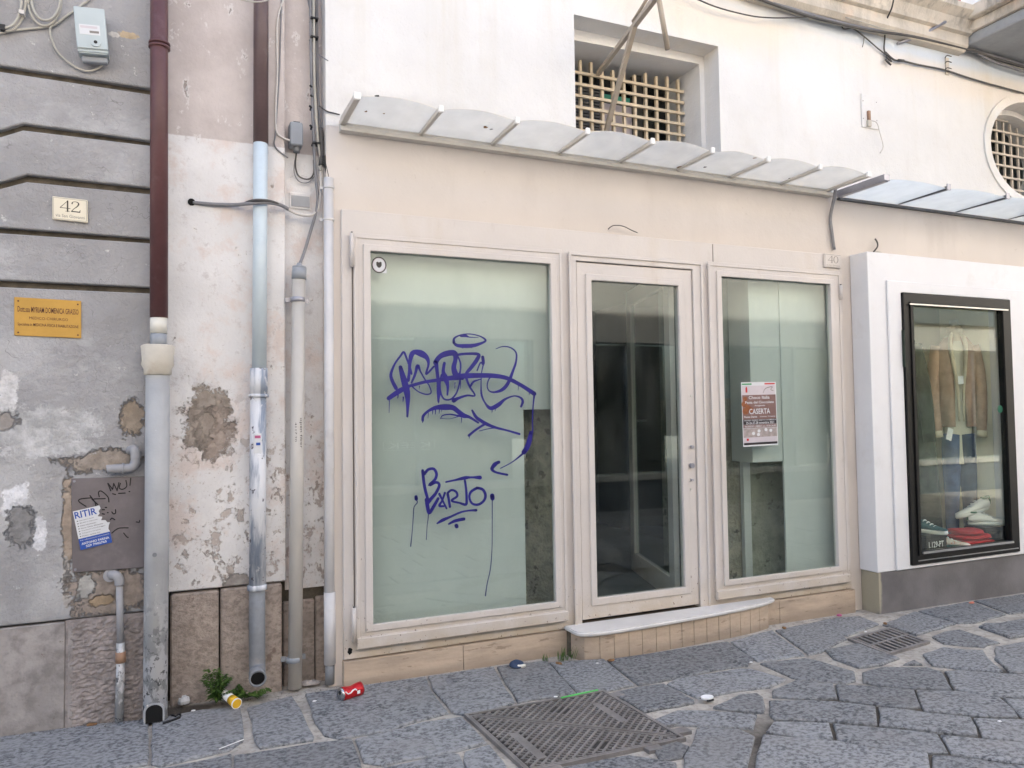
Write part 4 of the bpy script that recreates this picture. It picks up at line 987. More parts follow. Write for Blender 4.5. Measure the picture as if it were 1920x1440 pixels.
# shoes and boxes
def shoebox(x0, x1, y0, y1, z0, z1, lab):
    t = thing('shoebox', lab, 'box', ((x0+x1)/2, (y0+y1)/2, z0), 'shoeboxes in the display case')
    box('box_base', x0, x1, y0, y1, z0, z1-.032, 'shoebox', t, bevel=.002); box('lid', x0-.004, x1+.004, y0-.004, y1+.004, z1-.0315, z1, 'shoebox', t, bevel=.002)
    return t
s1x = P(1742, 1010, 0).x; s2x = P(1850, 1000, .03).x
sb1 = shoebox(s1x-.12, s1x+.10, -.07, .10, .3455, .47, 'black shoebox under the teal sneaker at the left')
sb1b = shoebox(4.94, 5.17, -.075, .11, .501, .575, 'upper black shoebox carrying the teal sneaker') if False else None
sb2 = shoebox(s2x-.13, s2x+.14, -.05, .12, .3455, .475, 'black shoebox under the white sneakers at the right')
pl1 = lambda u, v: Vector((s1x-.10+u*.16, -.0755, .375+v*.045)); v, f = textv('1.129-PT', pl1, 0, 0, 1, 1, .01)
lt = mo('price_letters', v, f, 'tag', sb1)
pl2 = lambda u, v: Vector((5.66+u*.12, -.0345, .478+v*.02)); v, f = textv('Munich', pl2, 0, 0, 1, 1); v2 = v
def sneaker(lab, loc, ang, L=.28, up='shoe_white', sole='shoe_white', acc='shoe_green', tilt=0):
    t = thing('sneaker', lab, 'shoe', loc, 'sneakers in the display case'); c, s_ = math.cos(ang), math.sin(ang)
    def X(a, b, h):
        h2 = h+a*math.tan(tilt); return Vector((loc[0]+a*c-b*s_, loc[1]+a*s_+b*c, loc[2]+h2))
    def ringz(h, k): return [X(L*(.5*math.cos(th)*k-.0), (.042+.008*math.cos(th))*math.sin(th)*k, h) for th in [2*math.pi*i/18 for i in range(18)]]
    loft('sole', [ringz(0, .97), ringz(.012, 1.03), ringz(.03, 1.0)], sole, t)
    rings = []
    for a, wd2, hh in ((-.5, .018, .075), (-.44, .036, .098), (-.25, .038, .105), (-.08, .038, .088), (.1, .042, .066), (.3, .042, .052), (.44, .034, .044), (.49, .016, .036)):
        rings.append([X(a*L, wd2*math.cos(th), .03+(hh-.03)*max(0, math.sin(th))) for th in [math.pi*i/9 for i in range(10)]])
    loft('upper', rings, up, t)
    tube('collar', [X(-.40*L+.11*L*math.cos(th), .030*math.sin(th), .103) for th in [2*math.pi*i/10 for i in range(11)]], .007, acc, t, 6)
    for k in range(4):
        a = -.1+.09*k; tube('lace', [X(a*L, -.026, .088-.012*k), X(a*L, 0, .097-.013*k), X(a*L, .026, .088-.012*k)], .0045, 'tag', t, 6, curve=3)
    band = [X(-.36*L, .0415*sg, .05) for sg in (-1, 1)]
    tube('heel_tab', [X(-.505*L, 0, .04), X(-.515*L, 0, .075), X(-.49*L, 0, .105)], .012, acc, t, 8)
    return t
sneaker('teal laced sneaker with a white sole on the left black box', (s1x+.0, .0, .4705), math.radians(-75), .27, 'shoe_teal', 'shoe_white', 'shoe_teal')
sneaker('white sneaker with a green heel standing on the right black box', (s2x+.02, .03, .4755), math.radians(-30), .30)
sneaker('white sneaker resting tilted on top of its pair', (s2x-.06, .10, .56), math.radians(-200), .28, tilt=-.25)
sneaker('patterned orange and grey sneaker lying on the case floor', (P(1778, 1012, -.03).x, -.03, .346), math.radians(-40), .30, 'shoe_multi', 'shoe_teal', 'shoe_teal')
red = thing('red_garment', 'folded red garment on the floor of the display case', 'clothing', (P(1812, 1005, .03).x, .03, .3455))
rxc = P(1812, 1005, .03).x
for k, (dx, w, h, z) in enumerate(((0, .19, .045, .0), (-.02, .16, .04, .05), (-.06, .11, .035, .092))):
    rr = []
    for f_, kk in ((0, .85), (.4, 1.05), (.8, 1.0), (1, .75)):
        rr.append([Vector((rxc+dx+w*kk*math.copysign(abs(math.cos(t))**.6, math.cos(t)), .0+.10*kk*math.copysign(abs(math.sin(t))**.6, math.sin(t))+.01*math.sin(3*t+k), .3455+z+h*f_+.006*math.sin(2*t+k)*(f_ > .3))) for t in [2*math.pi*i/20 for i in range(20)]])
    loft('fold', rr, 'red_cloth', red)
tag(mo('hook_lamp', *tubev([Vector(q) for q in catmull([tuple(P(1641, 448, .02)), tuple(P(1645, 455, .0)), tuple(P(1645, 463, -.005)), tuple(P(1638, 472, -.01))], 4)], .006, 6), 'cable_dark', None, smooth=True), 'small dark hook of wire standing on top of the white display case', 'hook')
q = P(1648, 470, -.02); o = lathe('lamp_socket', q.x, 0.0, [(.03, 2.5525), (.034, 2.565), (.034, 2.585), (.02, 2.592)], 'terracotta_hub', None, 14); tag(o, 'small round beige lamp base on top of the display case', 'lamp')

# ================================================================== PIPES
def vpipe(nm, pa, pb, Y, rpx, mat, parent, seg=20):
    """near-vertical pipe between two photo points, radius given in photo pixels"""
    a, b = P(*pa, Y), P(*pb, Y); r = wpx(pa[0], (pa[1]+pb[1])/2, rpx, Y)
    return tube(nm, [a, b], r, mat, parent, seg)
Yp = -.085
t = thing('downpipe', 'maroon rainwater downpipe in a thick grey iron foot at the grey wall corner', 'downpipe', (P(295, 1340, Yp).x, Yp, .02), 'rainwater downpipes')
vpipe('upper_pipe', (299, -260), (298, 596), Yp, 17.3, 'maroon', t)
vpipe('white_band', (297.5, 596.3), (297.5, 625.5), Yp, 16.6, 'pipe_white', t)
vpipe('dark_band', (297.5, 625.8), (297, 650), Yp, 16.2, 'pipe_cap', t)
a = P(296, 647, Yp); b = P(296, 702, Yp); k = wpx(296, 670, 1, Yp)
lathe('socket_hub', a.x, Yp, [(28*k, a.z), (33*k, a.z-.006), (30.5*k, a.z-.075), (32*k, a.z-.095), (27*k, a.z-.115), (27*k, b.z), (23*k, b.z-.004)], 'terracotta_hub', t, 24)
foot = P(291, 1336, Yp); zf = gz(foot.x)+.001
r_ = wpx(295, 1000, 23.5, Yp)
tube('iron_foot', [(a.x, Yp, b.z-.004), (P(294, 1000, Yp).x, Yp, P(294, 1000, Yp).z), (foot.x, Yp, zf)], [r_, r_, r_*.99], 'pipe_flaked', t, 24)
c = P(289, 1326, Yp-r_); vs_, h_ = [], .062
arch = [(-.036, zf+.002), (.036, zf+.002)]+[(.036*math.cos(th), zf+h_-.01+.03*math.sin(th)) for th in [math.pi*i/10 for i in range(11)]]
prism('outlet', [(c.x+x, z) for x, z in arch], Yp-r_*1.035, Yp-r_*.75, 'black', t)
prism('outlet_rim', [(c.x+x*1.22, z if j < 2 else z+.008) for j, (x, z) in enumerate(arch)], Yp-r_*1.02, Yp-r_*.72, 'pipe_grey', t)
for py, mt in ((86, 'steel'),):
    z = P(299, py, Yp).z; x = P(299, py, Yp).x; rr = wpx(299, py, 17.3, Yp)
    for dz in (-.009, .009): lathe('clamp_ring', x, Yp, [(rr+.001, z+dz-.006), (rr+.008, z+dz-.005), (rr+.008, z+dz+.005), (rr+.001, z+dz+.006)], 'maroon', t, 24)
q = P(290, 1040, Yp-r_); tube('bolt_head', [(q.x, Yp-r_*.98, q.z), (q.x, Yp-r_-.008, q.z)], .010, 'pipe_lead', t, 10)

Yq = .035
t = thing('downpipe', 'pale blue and bluish weathered downpipe with an open elbow at its foot', 'downpipe', (P(483, 1280, Yq).x, Yq, .02), 'rainwater downpipes')
vpipe('upper_pipe', (490, -260), (489, 269), Yq, 14, 'plum', t)
vpipe('pale_pipe', (488.5, 269.4), (486, 690), Yq, 13.8, 'pipe_blue', t)
vpipe('collar', (485, 690.4), (485, 741), Yq, 17, 'pipe_weathered', t)
x, z = P(485, 741, Yq).x, P(485, 741, Yq).z; k = wpx(485, 741, 1, Yq)
lathe('collar_ring', x, Yq, [(17*k, z-.012), (19.5*k, z-.010), (19.5*k, z+.002), (17.1*k, z+.006)], 'pipe_weathered', t, 24)
vpipe('weathered_pipe', (484, 742), (482.5, 1101), Yq, 15.8, 'pipe_weathered', t)
x, z = P(482, 1101, Yq).x, P(482, 1101, Yq).z
lathe('joint_ring', x, Yq, [(16*k, z-.014), (18.5*k, z-.012), (18.5*k, z+.012), (16*k, z+.014)], 'pipe_weathered', t, 24)
pb = P(482, 1235, Yq); e = P(483, 1271, Yq-.10); rr = wpx(482, 1180, 15.5, Yq)
tube('lower_pipe', [(x, Yq, z), (pb.x, Yq, pb.z+.02), (pb.x, Yq-.006, pb.z-.02), (pb.x, Yq-.025, pb.z-.055), (e.x, Yq-.062, e.z+.012), (e.x, Yq-.105, e.z)], rr, 'pipe_lead', t, 22)
tube('elbow_mouth', [(e.x, Yq-.1052, e.z), (e.x, Yq-.108, e.z-.001)], rr*.86, 'black', t, 22)
vs, fs = [], []
for th in [2*math.pi*i/24 for i in range(24)]:
    for r3, yy in ((rr*1.06, Yq-.09), (rr*1.06, Yq-.114), (rr*.84, Yq-.114), (rr*.84, Yq-.107)): vs.append((e.x+r3*math.cos(th), yy, e.z+r3*math.sin(th)))
for i in range(24):
    for j in range(3): i2 = (i+1) % 24; fs.append((i*4+j, i*4+j+1, i2*4+j+1, i2*4+j))
mo('mouth_rim', vs, fs, 'pipe_lead', t, smooth=True)
q = P(484, 835, Yq-.04)
for u0_, u1_, v0_, v1_, mt in ((-.022, .022, -.04, .06, 'paper'), (-.010, .011, .0, .014, 'blue_ink'), (-.016, .012, .036, .05, 'pink')):
    vs = []
    for j in range(7):
        u = u0_+(u1_-u0_)*j/6; rr2 = rr+.0015+(.0012 if mt != 'paper' else 0); yy = Yq-math.sqrt(rr2**2-u*u)
        vs += [(q.x+u, yy, q.z+v0_), (q.x+u, yy, q.z+v1_)]
    mo('sticker', vs, [(2*j, 2*j+2, 2*j+3, 2*j+1) for j in range(6)], mt, t)

Yr = .060
t = thing('conduit', 'beige plastic cable conduit with a grey cap fixed by clamps beside the shopfront', 'pipe', (P(550, 1290, Yr).x, Yr, .02), 'pipes on the wall strip')
vpipe('cap', (561, 503), (560.5, 524), Yr, 14, 'pipe_cap', t)
q = P(561, 503, Yr); k = wpx(560, 500, 1, Yr); lathe('cap_cone', q.x, Yr, [(14*k, q.z+.0005), (13*k, q.z+.010), (6*k, q.z+.012), (4.5*k, q.z+.028)], 'pipe_cap', t, 18)
b0 = P(553, 1291, Yr); b0.z = gz(b0.x)+.001
tube('tube', [P(560, 524.3, Yr), (b0.x, Yr, b0.z)], k*13, 'pipe_beige', t, 22)
for pxx, py, mt in ((558, 562, 'steel'), (551, 1236, 'pipe_cap')):
    c = P(pxx, py, Yr); rr = k*13
    lathe('clamp', c.x, Yr, [(rr+.0008, c.z-.013), (rr+.004, c.z-.012), (rr+.004, c.z+.012), (rr+.0008, c.z+.013)], mt, t, 22)
    box('clamp_ear', c.x-.062, c.x-rr-.002, Yr+.02, Yr+.035, c.z-.012, c.z+.012, mt, t); box('clamp_ear', c.x+rr+.002, c.x+.062, Yr+.02, Yr+.035, c.z-.012, c.z+.012, mt, t)
cp = P(562, 812, Yr-.03)
def pipe_pl(u, v):
    a = (u-.5)*.03; r2 = k*13+.001; return Vector((cp.x-.006+r2*math.sin(a/r2), Yr-r2*math.cos(a/r2), cp.z+(v-.5)*.16))
for body, ua, ub, va, vb in (('open fiber', .62, 1.2, .0, 1), ('4117.20', -.15, .18, .22, .85)):
    v, f = textv(body, lambda x_, y_: pipe_pl(ua+(ub-ua)*y_, vb-(vb-va)*x_), 0, 0, 1, 1); mo('printing', v, f, 'ink', t)

Ys = .045
t = thing('white_pipe', 'thin white painted pipe beside the shopfront with black cables entering its top', 'pipe', (P(617, 1260, Ys).x, Ys, .02), 'pipes on the wall strip')
k = wpx(617, 800, 1, Ys); b0 = P(618, 1275, Ys); b0.z = gz(b0.x)+.001
tube('tube', [P(616, 334, Ys), P(617, 800, Ys), P(618, 1238, Ys)], k*9.5, 'pipe_lilac', t, 18)
tube('lower_sleeve', [P(618, 1110, Ys), P(618.5, 1245, Ys)], k*11, 'pipe_lilac', t, 18)
tube('foot', [P(618.5, 1245.5, Ys), (b0.x, Ys, b0.z)], k*9, 'pipe_lead', t, 16)
for py in (352, 412):
    c = P(616.5, py, Ys); rr = k*9.5
    lathe('clamp', c.x, Ys, [(rr+.0006, c.z-.008), (rr+.003, c.z-.007), (rr+.003, c.z+.007), (rr+.0006, c.z+.008)], 'pipe_lilac', t, 18)
    box('clamp_ear', c.x-.045, c.x-rr-.001, Ys+.01, Ys+.025, c.z-.008, c.z+.006, 'pipe_lilac', t); box('clamp_ear', c.x+rr+.001, c.x+.045, Ys+.01, Ys+.025, c.z-.008, c.z+.006, 'pipe_lilac', t)

Yt = -.055
t = thing('waste_pipe', 'thin grey waste pipe with an elbow and brown coupling below the metal hatch', 'pipe', (P(224, 1335, Yt).x, Yt, .02), 'small pipes on the grey wall')
k = wpx(224, 1200, 1, Yt); b0 = P(223, 1338, Yt); b0.z = gz(b0.x)+.001
tube('elbow', [P(208, 1078, .0), P(211, 1078, -.035), P(218, 1079, -.052), P(223, 1086, Yt), P(224, 1097, Yt)], k*9.5, 'pvc_grey', t, 16, curve=4)
tube('wall_collar', [P(207, 1079, -.019), P(207, 1079, -.03)], k*14, 'pvc_grey', t, 18)
tube('tube', [P(224, 1097, Yt), P(226, 1215, Yt)], k*7, 'pvc_grey', t, 16)
tube('coupling', [P(226, 1222, Yt), P(226, 1242, Yt)], k*10, 'orange_tape', t, 16)
tube('lower_tube', [P(226, 1205, Yt), P(226, 1250, Yt), (b0.x, Yt, b0.z)], k*8.3, 'pipe_flaked', t, 16)
t = thing('pipe_elbow', 'grey plastic pipe elbow joining a second elbow above the metal hatch', 'pipe', (P(240, 880, -.05).x, -.05, P(240, 880).z), 'small pipes on the grey wall')
tube('upper_elbow', [P(243, 845, 0), P(247, 843, -.03), P(252, 843, -.05), P(254, 852, -.055), P(254, 860, -.055)], k*10, 'pvc_grey', t, 16, curve=4)
tube('lower_elbow', [P(254, 858, -.055), P(253, 868, -.055), P(247, 876, -.055), P(236, 878, -.055), P(212, 879, -.055), P(200, 880, -.055)], k*9.5, 'pvc_grey', t, 16, curve=4)
tube('pipe_ring', [P(229, 878.5, -.055), P(233, 878.3, -.055)], k*11.3, 'pvc_grey', t, 16)
tube('open_end', [P(199.9, 880, -.055), P(199.3, 880, -.055)], k*8, 'black', t, 16)

# ================================================================== HATCH, PLAQUES, METER BOX on the grey wall
q = Quad((136, 1073), (276, 1063), (134, 897), -.021)
hat = thing('meter_hatch', 'dark grey sheet metal hatch with black scribbles on the grey wall', 'hatch', q.o, None)
q.sheet('plate', 'hatch', hat, t=.010, bevel=.002)
for u, v in ((.04, .03), (.04, .97)):
    c = q.pl(.010)(u, v); tube('corner_rivet', [c, c+q.n*.004], .006, 'steel', hat, 8)
W7 = lambda x, y: (100+x/7.2, 880+y/7.2)
scr = [[(735, 190), (775, 290)], [(740, 190), (800, 270)], [(800, 270), (815, 190)], [(815, 190), (860, 285)], [(860, 290), (885, 180)], [(905, 190), (890, 250), (935, 270), (990, 230), (980, 150)], [(1045, 120), (1035, 215)], [(1022, 300), (1032, 300)],
       [(440, 500), (345, 435), (370, 400), (510, 385)], [(495, 355), (560, 440), (575, 490)], [(520, 400), (600, 475)], [(620, 370), (610, 310), (650, 295), (735, 370), (750, 440)], [(550, 400), (700, 395)], [(800, 330), (840, 340)], [(880, 325), (970, 320)],
       [(790, 575), (810, 600), (840, 590), (838, 545)], [(790, 860), (870, 800), (950, 790), (1010, 790)], [(950, 860), (990, 910), (1010, 920)], [(1120, 710), (1160, 715), (1165, 690)], [(660, 545), (690, 545)], [(660, 600), (690, 605)], [(700, 515), (720, 515)], [(730, 585), (740, 585)], [(770, 680), (790, 660), (830, 680)]]
gr_ = thing('scribble', 'black marker scribble reading NO on the metal hatch', 'graffiti', P(200, 930, -.0335))
for st in scr:
    pts = catmull([(a, b) for a, b in st], 4) if len(st) > 2 else st
    v, f = ribbonv([(a, b, 15) for a, b in pts], lambda x, y: P(*W7(x, y), -.0335)); mo('stroke', v, f, 'marker', gr_)
q = Quad((151.4, 1031.4), (210.4, 1016.8), (136.4, 959), -.0345)
st = thing('removal_sticker', 'torn white and blue sticker headed RITIR on the metal hatch', 'sticker', q.o)
torn = [(0, 0), (1, 0), (1.0, .30), (.97, .36), (1.0, .44), (1.06, .52), (.98, .53), (.93, .60), (.80, .62), (.86, .70), (.72, .74), (.80, .80), (.78, .86), (.86, .92), (.84, 1.0), (0, 1)]
q.poly('paper', torn, 'paper', st, 0.001)
q.poly('blue_block', [(0, 0), (1, 0), (1, .285), (0, .285)], 'blue_ink', st, .0014)
q.text('heading', 'RITIR', .03, .80, .72, .97, 'blue_ink', st, .0014, .02)
for i, (ln, w) in enumerate((('Sgombero locali', .5), ('Mobili in deposito', .62), ('Elettrodomestici', .55), ('Ferro Ghisa Alluminio', .78), ('Traslochi e facchinaggio', .84), ('Trasporti in Campania', .66), ('Pulizie cantine ecc', .62))):
    v_ = .745-i*.066; q.text('list_line', ln, .14, v_-.03, .14+w*.9, v_, 'ink', st, .0014, .004); q.poly('bullet', [(.06, v_-.024), (.10, v_-.024), (.10, v_-.004), (.06, v_-.004)], 'ink', st, .0014)
q.text('blue_line', 'Per informazioni e preventivi', .05, .215, .96, .25, 'paper', st, .0018, .004); q.text('blue_line', 'ANTONIO FARINA', .06, .115, .94, .175, 'paper', st, .0018, .03); q.text('blue_line', '329 7902765', .18, .035, .84, .095, 'paper', st, .0018, .03)
q = Quad((27, 629), (152.5, 634.5), (27, 557), -.021)
pq = thing('brass_plaque', 'yellow brass doctor nameplate on the grey wall', 'plaque', q.o); q.sheet('plate', 'brass', pq, t=.006, bevel=.001)
q.text('name_line', 'Dott.ssa MYRIAM DOMENICA GRASSO', .05, .62, .96, .77, 'brass_ink', pq, .0066, .012); q.text('title_line', 'MEDICO-CHIRURGO', .22, .44, .80, .51, 'brass_ink', pq, .0066)
q.text('field_line', 'Specialista in MEDICINA FISICA E RIABILITAZIONE', .05, .24, .96, .34, 'brass_ink', pq, .0066, .008)
for u, v in ((.06, .90), (.95, .90), (.06, .08), (.95, .08)): c = q.pl(.0062)(u, v); tube('screw', [c, c+q.n*.002], .004, 'brass_ink', pq, 8)
def digits(q, st_, parent, u0_, v0_, u1_, v1_, lift, mat):
    parts = []
    for s2 in st_: parts.append(ribbonv([(u0_+x*(u1_-u0_), v0_+y*(v1_-v0_), w*(u1_-u0_)) for x, y, w in s2], q.pl(lift)))
    return multi('number', parts, mat, parent)
D4 = [[(.36, .0, .075), (.36, 1, .075)], [(.36, 1, .03), (.0, .32, .035)], [(.0, .30, .045), (.48, .30, .045)], [(.26, .01, .03), (.46, .01, .03)]]
D2 = [catmull([(.58, .78, .07), (.60, .92, .05), (.72, 1.0, .04), (.86, .95, .06), (.90, .78, .075), (.82, .55, .06), (.66, .3, .04), (.56, .08, .035)], 4), [(.56, .05, .08), (.95, .05, .08)], [(.95, .05, .05), (.98, .24, .03)]]
D0 = [catmull([(.75+.20*math.sin(t), .5+.5*math.cos(t), .035+.035*abs(math.sin(t))) for t in [2*math.pi*i/14 for i in range(15)]], 2)]
q = Quad((99, 412), (165, 419), (99, 369), -.021)
pq = thing('number_tile', 'cream ceramic house number tile reading 42 on the grey wall', 'house number', q.o); q.sheet('tile', 'cream_tile', pq, t=.014, bevel=.002)
digits(q, D4+D2, pq, .22, .40, .80, .86, .0145, 'ink'); q.text('street_line', 'via San Giovanni', .09, .13, .92, .27, 'ink_soft', pq, .0145, .004)
for a in ((.03, .04, .97, .055), (.03, .945, .97, .96), (.03, .055, .04, .945), (.96, .055, .97, .945)): q.poly('border', [(a[0], a[1]), (a[2], a[1]), (a[2], a[3]), (a[0], a[3])], 'ink_soft', pq, .0145)
q = Quad((1543.5, 501), (1574.5, 504), (1543.5, 475.5), .010)
pq = thing('number_tile', 'pale house number tile reading 40 at the corner of the shopfront', 'house number', q.o); q.sheet('tile', 'paint', pq, t=.012, bevel=.002)
digits(q, D4+D0, pq, .22, .36, .84, .86, .0125, 'ink_soft'); q.text('street_line', 'via San Giovanni', .1, .12, .92, .22, 'ink_soft', pq, .0125)
for a in ((.03, .04, .97, .06), (.03, .94, .97, .96), (.03, .06, .045, .94)): q.poly('border', [(a[0], a[1]), (a[2], a[1]), (a[2], a[3]), (a[0], a[3])], 'ink_soft', pq, .0125)
q = Quad((146, 97), (203, 102), (138, 11), -.11)
mb = thing('meter_box', 'pale grey cable terminal box hanging crooked on the grey wall', 'junction box', q.o)
c = [q.pl(0)(a, b) for a, b in ((0, 0), (1, 0), (1, .96), (.94, 1), (0, 1))]; back = [Vector((p.x, -.022, p.z)) for p in c]
mo('housing', c+back, [(0, 1, 2, 3, 4), (9, 8, 7, 6, 5)]+[(i, (i+1) % 5, 5+(i+1) % 5, 5+i) for i in range(5)], 'box_grey', mb, bevel=.006, bseg=2)
q.sheet('cover_lip', 'box_grey', mb, t=.008, u0=-.01, u1=1.01, v0=.08, v1=.985, lift=.0005, bevel=.003)
q.sheet('label', 'paper', mb, t=.0006, u0=.12, u1=.80, v0=.38, v1=.60, lift=.009); q.sheet('barcode', 'ink_soft', mb, t=.0004, u0=.45, u1=.76, v0=.42, v1=.47, lift=.0097); q.sheet('pink_line', 'poster_top', mb, t=.0004, u0=.16, u1=.72, v0=.52, v1=.57, lift=.0097)
c = q.pl(.0085)(.62, .22); tube('lock_ring', [c, c+q.n*.006], .021, 'box_grey', mb, 18); tube('keyhole', [c+q.n*.0062, c+q.n*.0068], .008, 'rubber', mb, 12)
q.sheet('gland_strip', 'box_dark', mb, t=.03, u0=.08, u1=.95, v0=-.14, v1=-.002, lift=-.06, bevel=.005)
def cable(nm, pts, r, mat, lab=None, Y=-.035, cat='cable', seg=7, cv=5, group=None):
    p3 = [P(a[0], a[1], a[2] if len(a) > 2 else Y) for a in pts]
    o = tube(nm, p3, r, mat, None, seg, curve=cv)
    tag(o, lab, cat, group); return o
def arc(cx, cy, rx, ry, a0, a1, n=14): return [(cx+rx*math.cos(math.radians(a0+(a1-a0)*i/n)), cy+ry*math.sin(math.radians(a0+(a1-a0)*i/n))) for i in range(n+1)]
cable('cable', [(196, 116, -.06), (185, 128), (160, 133), (130, 118), (105, 92), (94, 60), (96, 48)], .0045, 'cable_pale', 'thin pale cable looping below the grey terminal box', group='cables on the grey wall')
cable('cable', [(-30, 70), (20, 58), (75, 52), (100, 48), (125, 30), (150, 12), (175, -8)], .006, 'cable_pale', 'pale cable running across the wall behind the coiled loops', group='cables on the grey wall', Y=-.03)
for i, (cx, cy, rx, ry) in enumerate(((84, 0, 31, 48), (86, -4, 27, 42))):
    cable('cable_coil', arc(cx, cy, rx, ry, -190, 170, 30), .006, 'cable_pale', ('outer loop of the pale coiled cable left of the terminal box', 'inner loop of the pale coiled cable left of the terminal box')[i], group='coiled cables', Y=-.04-.012*i, cv=2)
for i, (cx, cy, rx, ry) in enumerate(((14, 0, 34, 58), (10, 2, 30, 50))):
    cable('cable_coil', arc(cx, cy, rx, ry, -190, 170, 30), .006, 'cable_pale', ('outer loop of the coiled cable at the top left corner', 'inner loop of the coiled cable at the top left corner')[i], group='coiled cables', Y=-.04-.012*i, cv=2)
tg = box('cable_tie', P(36, 24, -.06).x, P(46, 24, -.06).x, -.07, -.028, P(40, 27, -.06).z, P(40, 20, -.06).z, 'cable_white', None); tag(tg, 'white tie around the coil at the top left corner', 'cable tie')
tg = box('clip', P(0, 52, -.05).x, P(10, 52, -.05).x, -.06, -.0205, P(5, 57, -.05).z, P(5, 47, -.05).z, 'rubber', None); tag(tg, 'black cable clip at the left edge of the grey wall', 'clip')

# ================================================================== CABLES between pipes, junction box
Yc = .08
cable('cable', [(582, -20), (583, 60), (584, 140), (588, 250), (592, 330), (596, 370), (592, 400), (582, 435), (570, 475), (561, 498, .06)], .0085, 'cable_grey', 'grey cable coming down into the cap of the beige conduit', Y=.10, group='cables by the junction box')
cable('cable', [(588, -20), (589, 80), (590, 160), (596, 260), (602, 300), (601, 320)], .007, 'cable_pale', 'pale cable of the vertical bundle left of the white wall', Y=.09, group='cables by the junction box')
cable('cable', [(594, -20), (594, 60), (595, 150), (600, 240), (603, 300), (603, 312)], .009, 'cable_grey', 'thick grey cable of the vertical bundle left of the white wall', Y=.12, group='cables by the junction box')
cable('cable', [(601, 240), (604, 285), (602, 310)], .014, 'cable_dark', 'dark sleeve around the cable bundle beside the junction box', Y=.09, group='cables by the junction box')
cable('cable', [(607, 292), (611, 312), (615, 330), (616, 345)], .010, 'rubber', 'black cable entering the top of the thin white pipe', Y=.05, group='cables by the junction box')
cable('cable', [(601, 312), (602, 350), (598, 385), (590, 400), (575, 404), (555, 400), (540, 392)], .008, 'cable_white', 'white painted cable turning left above the grey conduit cap', Y=.10, group='cables by the junction box')
cable('cable', [(540, 392, .08), (525, 384, .05), (505, 380, .0), (487, 380, -.02), (462, 382, .02), (440, 384, .075), (400, 383, .085), (362, 380, .1)], .010, 'cable_grey', 'grey cable crossing over the pale blue downpipe into a wall hole', group='cables by the junction box')
cable('cable', [(455, 383, .06), (470, 377, .0), (487, 375, -.035), (510, 378, 0), (530, 386, .07)], .007, 'cable_dark', 'dark second strand over the pale blue downpipe', group='cables by the junction box')
c = P(359, 379, .099); o = tube('wall_hole', [(c.x, .0995, c.z), (c.x, .094, c.z)], .018, 'black', None, 12); tag(o, 'dark hole in the plaster where the grey cable ends', 'hole')
jb = thing('junction_box', 'small grey junction box with a cable gland beside the cable bundle', 'junction box', P(558, 290, .1))
a, b = P(543, 273, .10), P(567, 233, .10); box('housing', a.x, b.x, .075, .164, a.z, b.z, 'box_dark', jb, bevel=.006)
tube('gland', [P(556, 273, .11), P(556, 286, .11)], .018, 'pipe_lead', jb, 10)
box('lid_screw', P(550, 231, .1).x, P(562, 231, .1).x, .09, .12, b.z, b.z+.008, 'steel_dark', jb)
cable('cable', [(556, 286, .12), (554, 310), (560, 330), (578, 336), (588, 325), (588, 300)], .0045, 'cable_dark', 'thin dark cable looping below the grey junction box', Y=.14, group='cables by the junction box')
cable('cable', [(553, 300), (552, 325), (562, 341), (578, 342), (590, 330)], .003, 'cable_grey', 'thinner grey wire hanging below the junction box loop', Y=.145, group='cables by the junction box')
cable('cable', [(590, 0, .12), (560, -20, .12), (576, -5, .13), (584, 40, .12)], .004, 'cable_grey', 'thin wire bending away at the top of the cable bundle', group='cables by the junction box')
cable('cable', [(540, -20), (524, 20), (519, 60), (520, 140), (517, 200), (518, 245), (530, 258), (545, 264)], .0055, 'cable_white', 'plaster coloured cable running down the wall beside the maroon pipe', Y=.094, group='cables by the junction box')
cable('cable', [(528, 0), (526, 60), (523, 150), (517, 245), (516, 275), (540, 296)], .004, 'cable_grey', 'thin cable ending below the box beside the maroon pipe', Y=.094, group='cables by the junction box')
cable('cable', [(447, -2, -.04), (470, 3, -.045), (495, 2, -.04), (515, -6, .06)], .004, 'cable_pale', 'pale wire wrapped across the maroon pipe at the top edge', group='cables by the junction box')
for i, (px, py) in enumerate(((586, 37), (586, 72), (590, 270))):
    c = P(px+3, py, .1); o = box('cable_tie', c.x-.022, c.x+.020, .075, .135, c.z-.004, c.z+.004, 'rubber', None); tag(o, ('topmost black tie around the vertical cable bundle', 'second black tie from the top around the cable bundle', 'lowest black tie around the cable bundle by the junction box')[i], 'cable tie', 'black cable ties')
for i, (px, py) in enumerate(((583, 168), (584, 186), (582, 206), (583, 242))):
    c = P(px, py, .13); o = tube('cable_clip', [c, c+Vector((.0, -.035, 0)), c+Vector((-.012, -.04, .006))], .006, 'rubber', None, 6); tag(o, 'small black nail clip number %s from the top beside the cable bundle' % ('one', 'two', 'three', 'four')[i], 'clip', 'nail clips')
cable('cable', [(598, 198, .03), (612, 208, .03), (625, 212, .03), (637, 215, .02)], .004, 'cable_dark', 'short dark wire from the cable bundle to the canopy end', group='cables on the white wall')
cable('rod', [(598, 103, .05), (606, 108, 0), (615, 114, -.05)], .003, 'cable_grey', 'thin metal rod sticking out beside the cable bundle', cat='rod')

